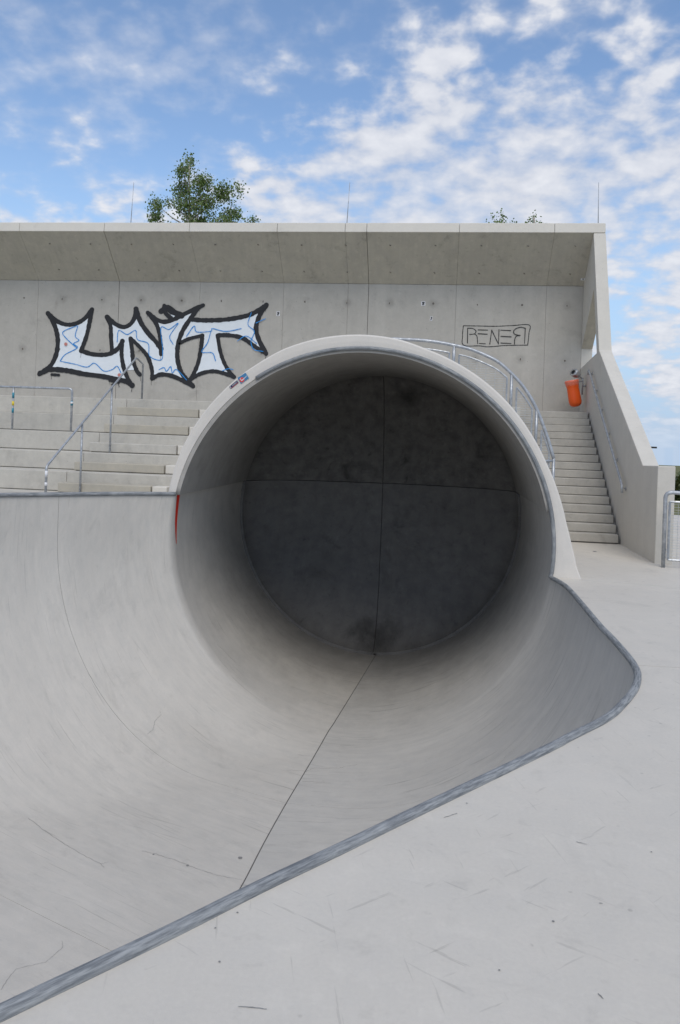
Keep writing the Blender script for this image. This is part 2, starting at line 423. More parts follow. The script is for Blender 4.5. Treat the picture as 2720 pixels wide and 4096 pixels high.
S_PTS = [(-1.23, 9.966), (-1.29, 9.2), (-1.396, 7.916), (-1.45, 7.1), (-1.489, 6.318), (-1.58, 5.62), (-1.95, 4.95), (-2.9, 4.0), (-4.0, 2.8), (-5.0, 1.9), (-5.5, 1.5)]
L_PTS = [(-3.383, 9.966), (-3.90, 9.68), (-4.58, 9.12), (-5.05, 8.70), (-5.6, 8.18), (-6.2, 7.6), (-6.8, 7.02), (-7.8, 6.05), (-9.0, 4.8), (-9.75, 3.4), (-9.6, 1.6)]
R_PTS = [(1.475, 9.966), (1.565, 9.2), (1.565, 7.95), (1.555, 7.2), (1.545, 6.25), (1.44, 5.66), (1.08, 4.88), (-.02, 3.50), (-1.20, 1.98), (-2.7, .1), (-9.6, 1.6)]
# finer right coping as measured, arclength-matched below
R_FINE = [(1.475, 9.966), (1.545, 9.6), (1.575, 9.18), (1.568, 8.2), (1.557, 7.4), (1.566, 6.85), (1.560, 6.33), (1.536, 6.02), (1.485, 5.78), (1.395, 5.51), (1.25, 5.195), (1.08, 4.885), (.793, 4.51), (.659, 4.33), (.017, 3.527), (-.322, 3.099), (-.573, 2.79), (-.794, 2.50), (-.987, 2.26), (-1.149, 2.06), (-1.9, 1.12), (-2.9, -.13), (-3.9, -1.1), (-5.3, -1.75), (-7.0, -1.6), (-8.6, -.5), (-9.6, 1.6)]
R_TS = [0, 1.9, 3.3, 4.0, 6.0, 9.2, 12.0, 14.0, 18.6, 20.6, 26]   # index in R_FINE for each S station
def station(k):
    s = cr(S_PTS, [k])[0]; l = cr(L_PTS, [k])[0]
    i = min(int(k), len(R_TS) - 2); f = k - i
    r = cr(R_FINE, [R_TS[i] + (R_TS[i + 1] - R_TS[i]) * f])[0]
    return s, l, r
NW = 40
def prof_general(d, H, vert):
    """(h, z) from seam to coping: flat, arc, vertical"""
    Hc = H - vert
    a = sqrt(max(RP * RP - (RP - Hc) ** 2, 0)) if Hc < RP else RP
    flat = max(0., d - a); sc = min(1., d / a)
    pts = []
    ang = math.acos(max(-1, 1 - Hc / RP)); La = RP * ang; T = flat + La + vert
    for i in range(NW + 1):
        q = T * i / NW
        if q < flat: pts.append((q, 0.))
        elif q < flat + La:
            t = (q - flat) / RP; pts.append((flat + sin(t) * RP * sc, RP * (1 - cos(t))))
        else: pts.append((flat + a * sc, Hc + q - flat - La))
    return [(h / d, z) for h, z in pts], T
def prof_mouth(side):
    ths = atan2(-sqrt(RP ** 2 - (S_PTS[0][0] - AV) ** 2), S_PTS[0][0] - AV)
    end = TH_D if side > 0 else TH_L - 2 * pi
    sx = S_PTS[0][0]; cx_ = (R_PTS if side > 0 else L_PTS)[0][0]
    o = []
    for i in range(NW + 1):
        t = ths + (end - ths) * i / NW
        x, z = AV + RP * cos(t), AZ + RP * sin(t)
        o.append(((x - sx) / (cx_ - sx), z - ZF))
    return o
PM = {1: prof_mouth(1), -1: prof_mouth(-1)}
def sstep(x): x = max(0, min(1, x)); return x * x * (3 - 2 * x)
def bowl_row(k, side):
    s, l, r = station(k); c = r if side > 0 else l
    d = (c - s).length
    pg, T = prof_general(d, (0 - ZF) if side > 0 else (ZL - ZF), 0. if side > 0 else ZL - AZ)
    b = 1 - sstep((9.966 - s.y) / 1.3)
    row, uv = [], []
    for i in range(NW + 1):
        h = PM[side][i][0] * b + pg[i][0] * (1 - b); z = PM[side][i][1] * b + pg[i][1] * (1 - b)
        p = s.lerp(c, h); row.append(Vector((p.x, p.y, ZF + z))); uv.append((T * i / NW + (20 if side > 0 else 0), k * 1.6))
    return row, uv
def th_seam(u): return radians(264 + (272 - 264) * (u - U0) / (U1 - U0))
def lower_barrel_row(u, side):
    t0 = th_seam(u); t1 = TH_D + 2 * pi if side > 0 else TH_L
    ts = [t0 + (t1 - t0) * i / NW for i in range(NW + 1)]
    return ([Vector((AV + RP * cos(t), u, AZ + RP * sin(t))) for t in ts],
            [(RP * abs(t - t0) + (20 if side > 0 else 0), (U0 - u) * .9) for t in ts])
def bowl_panel(side, k0, k1, n, barrel_rows=0, gap0=True):
    ks = [k0 + (k1 - k0) * i / n for i in range(n + 1)]
    data = [lower_barrel_row(U1 - .355 + (U0 - U1 + .355) * i / barrel_rows, side) for i in range(barrel_rows)] + [bowl_row(k, side) for k in ks]
    rows, uvs = zip(*data)
    rows = [list(r) for r in rows]
    for r in rows:      # keep an open joint along the floor seam
        dv = (r[3] - r[0]).normalized(); r[0] = r[0] + dv * .0065
    if gap0: rows[0] = [p + (rows[1][j] - p).normalized() * GAP * .7 if (rows[1][j] - p).length > .02 else p for j, p in enumerate(rows[0])]
    n_ = len(rows[0]); V = [p for r in rows for p in r]; UV = [u for r in uvs for u in r]; F = []
    for i in range(len(rows) - 1):
        for j in range(n_ - 1):
            q = (i * n_ + j, i * n_ + j + 1, (i + 1) * n_ + j + 1, (i + 1) * n_ + j); F.append(q[::-1] if side > 0 else q)
    if side > 0 and barrel_rows:        # barrel goes on up to the joint line above deck level
        MS = 9; idx = []
        for i in range(barrel_rows + 1):
            u = U1 - .355 + (U0 - U1 + .355) * i / barrel_rows; col = [i * n_ + NW]
            for k in range(1, MS + 1):
                t = TH_D + (TH_R - GAP / RP - TH_D) * k / MS
                col.append(len(V)); V.append(Vector((AV + RP * cos(t), u, AZ + RP * sin(t)))); UV.append((UV[i * n_ + NW][0] + RP * (t - TH_D), (U0 - u) * .9))
            idx.append(col)
        for i in range(barrel_rows):
            for k in range(MS): F.append((idx[i][k], idx[i][k + 1], idx[i + 1][k + 1], idx[i + 1][k])[::-1])
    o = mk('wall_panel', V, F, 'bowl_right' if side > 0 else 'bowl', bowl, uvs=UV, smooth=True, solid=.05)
    bvh_add(V, F); return o
J = 2.0     # station of the cross joint
for side in (-1, 1):
    bowl_panel(side, 0.0, J, 26, 18, False); bowl_panel(side, J, 5.6, 50); bowl_panel(side, 5.6, 10.0, 44)
# dark mortar ribbons behind the open joints
seam_c = [cr(S_PTS, [10.0 * i / 160])[0] for i in range(161)]
rows = [[Vector((AV + (RP + .005) * cos(th_seam(u) + w), u, AZ + (RP + .005) * sin(th_seam(u) + w))) for w in (-.01, 0, .01)] for u in (U1, 13., 12., 11., 10.2)]
for i, p in enumerate(seam_c):
    t = (seam_c[min(i + 1, 160)] - seam_c[max(i - 1, 0)]).normalized(); n = Vector((t.y, -t.x))
    b_ = 1 - sstep((9.966 - p.y) / 1.3); zf = ZF + PM[1][0][1] * b_ - .005
    rows.append([Vector((p.x - n.x * w, p.y - n.y * w, zf)) for w in (-.025, 0, .025)])
grid('joint_filler', rows, 'grout', bowl)
for side in (-1, 1):
    for kj in (J, 5.6):
        rr = [bowl_row(kj + dk, side)[0] for dk in (-.02, 0, .02)]
        rows = []
        for i in range(3):
            row = []
            for j in range(NW + 1):
                tj = rr[1][min(j + 1, NW)] - rr[1][max(j - 1, 0)]; ti = rr[2][j] - rr[0][j]
                n = tj.cross(ti).normalized()
                if n.z > 0 or (abs(n.z) < .05 and (n.x > 0) == (side > 0)): n = -n
                out_ = Vector((rr[1][-1].x - rr[1][0].x, rr[1][-1].y - rr[1][0].y, 0)).normalized()
                n = (out_ * (j / NW) + Vector((0, 0, -1)) * (1 - j / NW)).normalized()
                row.append(rr[i][j] + n * .005)
            rows.append(row)
        grid('joint_filler', rows, 'grout', bowl)

# coping tubes
rc = .027
def lin(P, n):
    return cr(P, [i * (len(P) - 1) / n for i in range(n + 1)])
cop_path = [Vector((p.x, p.y, .004)) for p in lin(R_FINE, 220)]
arch = [Vector((AV + (RP + .006) * cos(t), U0 - .008, AZ + (RP + .006) * sin(t))) for t in [radians(124) + (TH_D - radians(124)) * i / 80 for i in range(80)]]
cop = tube('coping', arch + cop_path, rc, 'coping', bowl, 12)
cop['label'] = 'scratched blue grey steel edge tube around mouth and deck'
lcop = [Vector((p.x, p.y, ZL + .004)) for p in lin(L_PTS, 120)]
tube('coping', lcop, rc, 'coping', bowl, 12)['label'] = 'grey steel edge tube along the raised bowl wall'

# the barrel of the pipe
def barrel(name, t0f, t1f, mat, n=40):
    rows, uvs = [], []
    for i in range(17):
        u = U0 + (U1 - .355 - U0) * i / 16
        t0, t1 = t0f(u), t1f(u)
        rows.append([Vector((AV + RP * cos(t0 + (t1 - t0) * j / n), u, AZ + RP * sin(t0 + (t1 - t0) * j / n))) for j in range(n + 1)])
        uvs.append([(RP * (t0 + (t1 - t0) * j / n), u) for j in range(n + 1)])
    o, V, F = grid(name, rows, mat, pipe, uvs=uvs, flip=True, solid=.05)
    bvh_add(V, F); return o
g = GAP / RP
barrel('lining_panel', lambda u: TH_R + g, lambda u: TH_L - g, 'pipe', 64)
# closed end: shallow dome in four panels
SAG = .62; UC = U1 - .36; CD = 1.08       # dished end, rounded into the barrel
RS = (RP ** 2 + SAG ** 2) / (2 * SAG)
def dome(x, z):
    q = min(1., hypot(x - AV, z - AZ) / RP); return UC + CD * (1 - q ** 2.2) ** (1 / 2.2)
def cap_panel(sx, top, mat):
    rows, uvs = [], []
    seam_x = AV + .01; zc = ZL
    n = 34
    for i in range(n + 1):
        row, uv = [], []
        for j in range(n + 1):
            a0 = math.asin((zc + (1 if top else -1) * .007 - AZ) / RP); a1 = pi / 2 if top else -pi / 2
            z = AZ + RP * sin(a0 + (a1 - a0) * i / n)
            w = sqrt(max(RP ** 2 - (z - AZ) ** 2, 0)); xe = AV + sx * w
            x = (seam_x + sx * .0055) + (xe - seam_x - sx * .0055) * sin(pi / 2 * j / n)
            row.append(Vector((x, dome(x, z), z))); uv.append((x, z))
        rows.append(row); uvs.append(uv)
    o, V, F = grid('end_panel', rows, mat, pipe, uvs=uvs, flip=(sx > 0) == top, solid=.05); bvh_add(V, F)
for sx in (-1, 1):
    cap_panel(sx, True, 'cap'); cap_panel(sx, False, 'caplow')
# dark backing behind pipe joints
rows = []
for i in range(9):
    u = U0 + .02 + (UC - .02 - U0) * i / 8
    rows.append([Vector((AV + (RP + .012) * cos(2 * pi * j / 72), u, AZ + (RP + .012) * sin(2 * pi * j / 72))) for j in range(73)])
rows += [[Vector((AV + (RP + .03) * q * cos(2 * pi * j / 72), UC + .02 + CD * (1 - q ** 2.2) ** (1 / 2.2), AZ + (RP + .03) * q * sin(2 * pi * j / 72))) for j in range(73)] for q in (1, .995, .98, .95, .9, .83, .75, .6, .45, .3, .1, .001)]
grid('joint_filler', rows, 'grout', pipe, flip=True)
# rim: front ring with uneven thickness, and the outer shell behind it
TAU = [(-7.9, .40), (-6, .355), (-4.2, .305), (1.9, .225), (7.7, .175), (16, .146), (25, .125), (35, .128), (45, .137), (60, .14), (72, .145), (80, .172), (90, .184), (104, .19), (113, .19), (121, .17), (137, .152), (153, .14), (165, .118), (168.6, .11)]
def tau(d):
    for (a, x), (b, y) in zip(TAU, TAU[1:]):
        if d <= b: return x + (y - x) * max(0, (d - a) / (b - a))
    return TAU[-1][1]
rows = []; t0, t1 = degrees(TH_D), degrees(TH_L)
for i in range(131):
    d = t0 + (t1 - t0) * i / 130; t = radians(d); w = tau(d); cc, ss = cos(t), sin(t)
    P = lambda r, u: Vector((AV + r * cc, u, AZ + r * ss))
    rows.append([P(RP, U0 + .03), P(RP + .006, U0 + .004), P(RP + .014, U0), P(RP + w * .5, U0 - .003), P(RP + w - .022, U0), P(RP + w - .004, U0 + .012), P(RP + w, U0 + .03), P(RP + w, U0 + .35)])
o, V, F = grid('rim', rows, 'rim', pipe, smooth=False); fixn(o); bvh_add(V, F)
rows = []
for i in range(71):
    d = -40 + 260 * i / 70; t = radians(d); w = tau(max(t0, min(t1, d))) if 12 < d < 168 else .12
    rows.append([Vector((AV + (RP + w) * cos(t), u, AZ + (RP + w) * sin(t))) for u in (U0 + .35, U0 + 1.5, U1 + .2, U1 + .7)] + [Vector((AV + (RP * .6) * cos(t), U1 + .95, AZ + RP * .6 * sin(t))), Vector((AV, U1 + 1.0, AZ))])
o, V, F = grid('outer_shell', rows, 'rim', pipe); fixn(o)

# ------------------------------------------------------------------ ground and deck
DX0, DX1, DY0, DY1 = -16.0, 9.0, -9.0, 20.5
hole = [(p.x + .0, p.y) for p in lin(R_FINE, 150)]
ofs = []
for i, p in enumerate(hole):
    a = Vector(hole[max(i - 1, 0)]); b = Vector(hole[min(i + 1, len(hole) - 1)]); t = (b - a).normalized()
    ofs.append((p[0] - t.y * .012, p[1] + t.x * .012))     # outward of the bowl edge (path runs clockwise)
hole_r = ofs
hole_l = [(p.x - .11, p.y + .11) for p in lin(L_PTS[:9], 50)][::-1] + []
hole_l = [(L_PTS[10][0] - .02, L_PTS[10][1]), (L_PTS[9][0] - .15, L_PTS[9][1])] + hole_l
H = hole_r + hole_l[1:] + [(-3.62, 10.05), (-3.62, 15.2), (1.56, 15.2), (1.56, 10.0)]
def pip(x, y, P):
    c = False; n = len(P); j = n - 1
    for i in range(n):
        if (P[i][1] > y) != (P[j][1] > y) and x < (P[j][0] - P[i][0]) * (y - P[i][1]) / (P[j][1] - P[i][1]) + P[i][0]: c = not c
        j = i
    return c
deck = bpy.data.objects.new('deck', None); COL.objects.link(deck); tag(deck, 'pale smooth concrete deck around the bowl edge', 'deck', kind='structure')
loops = [[Vector((DX0, DY0, 0)), Vector((DX1, DY0, 0)), Vector((DX1, DY1, 0)), Vector((DX0, DY1, 0))], [Vector((*p, 0)) for p in H]]
tris = tessellate_polygon(loops); flatp = [p for lp in loops for p in lp]
base_bm = bmesh.new(); bvs = [base_bm.verts.new(p) for p in flatp]
for t in tris:
    try: base_bm.faces.new([bvs[i] for i in t])
    except ValueError: pass
base_me = bpy.data.meshes.new('deck_base'); base_bm.to_mesh(base_me); base_bm.free()
def half(b, p, n, keep_pos):
    geom = b.verts[:] + b.edges[:] + b.faces[:]
    bmesh.ops.bisect_plane(b, geom=geom, plane_co=p, plane_no=n, clear_inner=keep_pos, clear_outer=not keep_pos)
ja, jb = pz(*R3((1145, 486)), 0), pz(*R3((1560, 519)), 0)
jc, jd = pz(*R3((1400, 879)), 0), pz(*R3((1560, 888)), 0)
def line_n(a, b): t = (b - a).normalized(); return Vector((-t.y, t.x, 0))
JL = [(ja, line_n(ja, jb)), (jc, line_n(jc, jd))]      # normals point away from the camera
for i in range(3):
    b = bmesh.new(); b.from_mesh(base_me)
    if i > 0: half(b, JL[i - 1][0] - JL[i - 1][1] * .004, JL[i - 1][1], False)
    if i < 2: half(b, JL[i][0] + JL[i][1] * .004, JL[i][1], True)
    r = bmesh.ops.extrude_face_region(b, geom=b.faces[:])
    bmesh.ops.translate(b, vec=(0, 0, -.12), verts=[v for v in r['geom'] if isinstance(v, bmesh.types.BMVert)])
    bmesh.ops.recalc_face_normals(b, faces=b.faces)
    me = bpy.data.meshes.new('deck_slab'); b.to_mesh(me)
    bvh_add([v.co.copy() for v in b.verts], [[v.index for v in f.verts] for f in b.faces]); b.free()
    me.materials.append(MT['deck']); o = bpy.data.objects.new('deck_slab', me); COL.objects.link(o); o.parent = deck
# wide ground to the horizon, with an opening where the deck lies
def ring(e, z):
    x0, x1, y0, y1 = DX0 + .1 - e, DX1 - .1 + e, DY0 + .1 - e, DY1 - .1 + e; o = []
    P = [(x0, y0), (x1, y0), (x1, y1), (x0, y1)]
    for i in range(4):
        for k in range(12): o.append(Vector((P[i][0] + (P[(i + 1) % 4][0] - P[i][0]) * k / 12, P[i][1] + (P[(i + 1) % 4][1] - P[i][1]) * k / 12, z)))
    return o
RG = [(0, -.06), (4, -.07), (18, -.10), (26, -.6), (40, -3), (80, -12), (160, -28), (320, -45), (700, -58), (1500, -62), (3200, -63)]
V, F = [], []
for e, z in RG: V += ring(e, z)
for i in range(len(RG) - 1):
    for k in range(48): F.append((i * 48 + k, (i + 1) * 48 + k, (i + 1) * 48 + (k + 1) % 48, i * 48 + (k + 1) % 48))
tag(fixn(mk('ground', V, F, 'ground', smooth=True)), kind='structure')

# ------------------------------------------------------------------ grandstand: wall, canopy, benches
WU, WZ0, WZ1, FU, FZ0, FZ1 = 18.08, 2.30, 5.25, 17.10, 6.19, 6.405
SV = 3.18
SEAMS = [-15.9, -13.85, -11.82, -9.80, -7.73, -5.71, -3.68, -2.15, -1.67, .35, 2.37, SV]
def SG(v): return .005 if v in (-7.73, -1.67) else .0014
wall = thing('concrete_wall', (-5, WU + .15, 2.30), 'grey cast concrete back wall under the canopy, carrying the graffiti', 'wall')
for a, b in zip(SEAMS, SEAMS[1:]):
    box('wall_panel', a + SG(a), b - SG(b), WU, WU + .28, WZ0, WZ1 - .006, 'wall', wall, bevel=.004)
box('joint_filler', -15.8, SV - .02, WU + .02, WU + .26, WZ0, WZ1 - .02, 'grout', wall, 0)
canopy = thing('roof_canopy', (-5, 18.5, 5.25), 'sloping concrete roof canopy with pale front edge above the wall', 'canopy')
sn = Vector((0, -(FZ0 - WZ1), -(WU - FU))).normalized()    # soffit normal, facing down and forward
for a, b in zip(SEAMS, SEAMS[1:]):
    e = b - SG(b) if b < SV else SV - .001
    V = []
    for x in (a + SG(a), e):
        V += [(x, FU + .012, FZ0 + .004), (x, WU - .001, WZ1), (x, WU + .5, WZ1 - .002), (x, WU + .5, WZ1 + .3), (x, FU + .25, FZ0 + .1)]
    F = [(0, 1, 2, 3, 4), (9, 8, 7, 6, 5)] + [(k, k + 5, (k + 1) % 5 + 5, (k + 1) % 5) for k in range(5)]
    fixn(mk('soffit_panel', V, F, 'soffit', canopy, bevel=.003))
V = [(x, y + .02 * 0, z) for x in (-15.8, SV - .02) for (y, z) in ((FU + .05, FZ0 + .05), (WU + .03, WZ1 + .05), (WU + .1, WZ1 + .32), (FU + .3, FZ0 + .12))]
fixn(mk('joint_filler', V, [(0, 1, 2, 3), (7, 6, 5, 4), (0, 4, 5, 1), (1, 5, 6, 2), (2, 6, 7, 3), (3, 7, 4, 0)], 'grout', canopy))
for i, (a, b) in enumerate(zip(SEAMS, SEAMS[1:])):
    e = b - .003 if b < SV else 3.425
    V = []
    for x in (a + .003, e):
        V += [(x, FU, FZ0), (x, FU + .03, FZ1), (x, 18.7, FZ1 + .02), (x, 18.7, FZ0 + .05), (x, FU + .3, FZ0 + .02)]
    F = [(0, 1, 2, 3, 4), (9, 8, 7, 6, 5)] + [(k, k + 5, (k + 1) % 5 + 5, (k + 1) % 5) for k in range(5)]
    fixn(mk('roof_edge_panel', V, F, 'fascia', canopy, bevel=.012))
# tie holes: small cones of recessed mortar
def tie_mesh():
    V, F = [], []; n = 10
    for r, d in ((.024, .0), (.020, .004), (.010, .001)):
        V += [(r * cos(2 * pi * k / n), -d, r * sin(2 * pi * k / n)) for k in range(n)]
    for q in range(2): F += [(q * n + k, q * n + (k + 1) % n, (q + 1) * n + (k + 1) % n, (q + 1) * n + k) for k in range(n)]
    F.append(tuple(2 * n + k for k in range(n)))
    me = bpy.data.meshes.new('tie_hole'); me.from_pydata(V, [], F); me.materials.append(MT['tie']); return me
TIE = tie_mesh()
def tie(p, rx, parent, sc=1.):
    o = bpy.data.objects.new('tie_hole', TIE); COL.objects.link(o); o.parent = parent
    o.location = Vector(p) - wloc(parent); o.rotation_euler = (rx, 0, random.random()); o.scale = (sc, 1, sc)
for k in range(-13, 3):
    for z in (4.80, 3.565): tie((.84 + k * 1.0 + random.uniform(-.012, .012), WU - .0005, z + random.uniform(-.01, .01)), 0, wall, random.uniform(.8, 1.15))
sp = Vector((0, FU, FZ0)); tilt = -atan2(WU - FU, FZ0 - WZ1)
for src in ((2301, 985), (2280, 1096)):
    p = pplane(*src, sp, sn)
    for k in range(-12, 1):
        tie(p + sn * .001 + Vector((k * 1.0, 0, 0)), tilt, canopy, random.uniform(.85, 1.15))

# benches on the left
BU = [17.05, 16.35, 15.65, 14.95, 14.25, 13.75]; BZ = [2.36, 1.967, 1.573, 1.173, .813, .43]
stand = thing('bleachers', (-8, 15.5, 0), 'long pale concrete bench tiers stepping up to the graffiti wall', 'bleachers')
for i in range(5):
    back = BU[i - 1] + .02 if i else WU + .02
    xr = -3.62 if i > 0 else -3.62
    # each tier cast in two lengths
    for a, b in ((-15.8, -7.02), (-7.014, xr)):
        V, F = boxv(a, b, BU[i], back, BZ[i + 1] + .011, BZ[i])
        mk('bench_tier', V, F, 'bench', stand, bevel=.012)
        box('bedding', a + .01, b - .01, BU[i] + .03, back, BZ[i + 1] - .02, BZ[i + 1] + .012, 'grout', stand, 0)
box('landing_slab', -3.61, 1.60, 15.35, WU + .01, 2.1, 2.357, 'bench', stand)
# half-height blocks that make a stair over the tiers
for i in range(5):
    zt = (BZ[i] + BZ[i + 1]) / 2; uf = BU[i] - .33
    zl = BZ[i + 1]
    left = pu(*Z2([(915, 480), (815, 615), (700, 765), (580, 915), (450, 1080)][i]), uf).x
    right = pu(*Z2([(1552, 495), (1472, 630), (1380, 780), (1283, 945), (1178, 1090)][i]), uf).x
    box('step_block', left, right, uf, BU[i] - .004, zl + .012, zt, 'bench2' if i != 2 else 'bench', stand, .014)
    box('bedding', left + .01, right + .2, uf + .08, BU[i] - .01, zl - .01, zl + .0125, 'grout', stand, 0)
    box('end_block', right + .012, min(right + .30, -3.66), uf + .05, BU[i] - .004, zl + .012, zt - .004, 'fascia', stand, .014)
terrace = [(-3.62, 10.2), (-3.62, 14.4), (-15.8, 14.4), (-15.8, 7.0)] + [(p.x - .35, p.y + .35) for p in lin(L_PTS[:9], 30)][::-1]
o = extrude('terrace', terrace, [], lambda x, y: (x, y, .43), lambda x, y: (x, y, -.05), 'bench', None, 0)
tag(o, kind='structure')
ll = [(p.x, p.y) for p in lin(L_PTS, 80)]
led_in, led_out = [], []
for i, p in enumerate(ll):
    a = Vector(ll[max(i - 1, 0)]); b = Vector(ll[min(i + 1, len(ll) - 1)]); t = (b - a).normalized(); n = Vector((t.y, -t.x))
    led_in.append((p[0] + n.x * .030, p[1] + n.y * .030)); led_out.append((p[0] + n.x * .30, p[1] + n.y * .30))
if led_out[40][0] > led_in[40][0]:
    led_in = [(2 * p[0] - q[0], 2 * p[1] - q[1]) for p, q in zip(ll, led_in)]; led_out = [(2 * p[0] - q[0], 2 * p[1] - q[1]) for p, q in zip(ll, led_out)]
extrude('ledge', led_in + led_out[::-1], [], lambda x, y: (x, y, ZL - .004), lambda x, y: (x, y, .70), 'bench', bowl, .006)

# ------------------------------------------------------------------ stairs on the right
stairs = thing('staircase', (2.4, 13.73, 0), 'straight worn concrete staircase between the pipe and sloping wall', 'stairs')
for i in range(16):
    u = 13.73 + .2075 * i; z = .16 + .1466 * i
    ub = u + .2275 if i < 15 else WU + .005
    V, F = boxv(1.62, 3.14 + random.uniform(-.006, .004), u, ub, z - .1466 + .008, z)
    mk('step', V, F, 'step', stairs, bevel=.009)
    box('bedding', 1.64, 3.12, u + .02, ub, max(-.03, z - .1466 - .05), z - .1466 + .009, 'grout', stairs, 0)
V = [(x, y, z) for x in (3.135, SV + .01) for y, z in ((13.78, -.02), (13.78, .06), (16.9, 2.28), (WU, 2.28), (WU, -.02))]
fixn(mk('side_channel', V, [(0, 1, 2, 3, 4), (9, 8, 7, 6, 5)] + [(k, k + 5, (k + 1) % 5 + 5, (k + 1) % 5) for k in range(5)], 'grout', stairs))

# ------------------------------------------------------------------ side wall with the triangular opening
SVO = 3.425
outer = [(11.68, -.06), (11.68, 1.405), (12.51, 1.385), (16.117, 3.575), (FU, FZ0 - .006), (18.62, FZ0 - .006), (18.62, -.06)]
opening = [(16.879, 4.953), (16.36, 3.549), (WU + .0, 3.40), (WU + .0, 3.83)]
side = extrude('side_wall', outer, [opening], lambda u, z: (SV, u, z), lambda u, z: (SVO, u, z), 'side', None, .014)
side.data.materials.append(MT['soffit'])
for f in side.data.polygons:
    if 17.2 < f.center.y < 17.8 and 4.1 < f.center.z < 4.7 and abs(f.normal.x) < .1: f.material_index = 1
tag(side, 'sloping concrete side wall with a triangular opening beside the staircase', 'wall')

# ------------------------------------------------------------------ railings
def post(name, a, b, r, parent, mat='galv'): return tube(name, [a, b], r, mat, parent, 10)
# handrail over the bench stair
base_top = pz(*Z2((1112, 383)), 2.36)
HV = base_top.x
hr = thing('handrail', (HV, 14.5, .43), 'slanting galvanised handrail rising over the bench stair towards the graffiti', 'handrail')
A = pv(*Z2((365, 912)), HV); B = pv(*Z2((1068, 62)), HV); Cc = pv(*Z2((1118, 92)), HV)
foot_px = [(357, 1113), (632, 960), (866, 656), (1111, 383)]
low = Vector((HV, A.y, .43))
path = [low] + arc_corner(low, A, B, .06) + arc_corner(A, B, Vector((HV, base_top.y, B.z - .06)), .05)
ft = Vector((HV, base_top.y, 2.36))
path += [Vector((HV, base_top.y, B.z - .1)), ft]
tube('rail', path, .021, 'galv', hr, 12)
for (x, y), zf in zip(foot_px[1:3], (.813, 1.573)):
    p = pv(*Z2((x, y)), HV); q = A.lerp(B, (p.y - A.y) / (B.y - A.y))
    zb = max(z for z, u in zip(BZ, BU) if u <= p.y + .05) if p.y > 13.75 else .43
    pp = post('post', Vector((HV, p.y, zb - .01)), q, .019, hr)
    for dz in (.05, .11):
        bo = box('bolt', HV - .008, HV + .008, p.y - .026, p.y - .017, zb + dz, zb + dz + .014, 'ash', hr, 0)
# level guard rail on the benches
gb = pu(*Z2((555, 645)), BU[2] + .06); gz = BZ[2]
gr = thing('guard_rail', (gb.x, gb.y, gz), 'level galvanised guard rail standing on the benches, with stickers on its posts', 'railing')
top = pu(*Z2((555, 303)), gb.y).z
p2 = pu(*Z2((95, 625)), gb.y).x
path = [Vector((-13, gb.y, top)), Vector((gb.x - .12, gb.y, top))] + arc_corner((gb.x - .12, gb.y, top), (gb.x, gb.y, top), (gb.x, gb.y, gz), .09) + [Vector((gb.x, gb.y, gz - .01))]
tube('rail', path, .024, 'galv', gr, 12)
for x in (p2, p2 - 2.4): post('post', (x, gb.y, gz - .01), (x, gb.y, top), .021, gr)
def sleeve(par, c, h, mat, r=.0235):
    o = tube('sticker', [Vector(c) - Vector((0, 0, h / 2)), Vector(c) + Vector((0, 0, h / 2))], r, mat, par, 12); return o
for y, h, m in ((355, .12, 'teal'), (418, .09, 'yellow'), (474, .10, 'teal')):
    z = pu(*Z2((95, y)), gb.y).z; sleeve(gr, (p2, gb.y, z), h, m)
z = pu(*Z2((557, 417)), gb.y).z; sleeve(gr, (gb.x, gb.y, z), .10, 'teal', .0262)
sleeve(gr, (gb.x, gb.y, z + .01), .045, 'stickwhite', .0270)
for y, h, m in ((972, .11, 'stickwhite'), (1052, .06, 'stickwhite')):
    z = pv(*Z2((358, y)), HV).z; sleeve(hr, (HV, A.y, z), h, m, .0235)

# handrail fixed to the side wall
HX = SV - .075
wr = thing('wall_handrail', (HX, 13.5, .9), 'galvanised handrail bracketed to the sloping wall beside the staircase', 'handrail')
A = pv(*R7((548, 382)), HX); B = pv(*R7((833, 1375)), HX)
tube('rail', [Vector((HX, A.y + .05, A.z - .10))] + arc_corner((HX, A.y + .05, A.z - .1), A, B, .05) + arc_corner(A, B, (HX, B.y - .02, B.z - .2), .05) + [Vector((HX, B.y - .015, B.z - .13))], .021, 'galv', wr, 12)
for (x, y) in ((575, 430), (620, 580), (668, 745), (728, 935), (795, 1145), (866, 1415)):
    p = pv(x * .4658 + 2100, y * .4658 + 1300, SV)
    t = (p.y - A.y) / (B.y - A.y); q = A.lerp(B, max(0, min(1, t)))
    if t > 1: q = Vector((HX, B.y - .015, B.z - .10))
    bz = Vector((SV, q.y, q.z - .10))
    br = tube('bracket', [q, Vector((HX, q.y, q.z - .07)), Vector((SV - .006, q.y, q.z - .09))], .007, 'galv', wr, 6)
    plate = tube('wall_plate', [Vector((SV - .008, q.y, q.z - .09)), Vector((SV + .001, q.y, q.z - .09))], .035, 'galv', wr, 12)

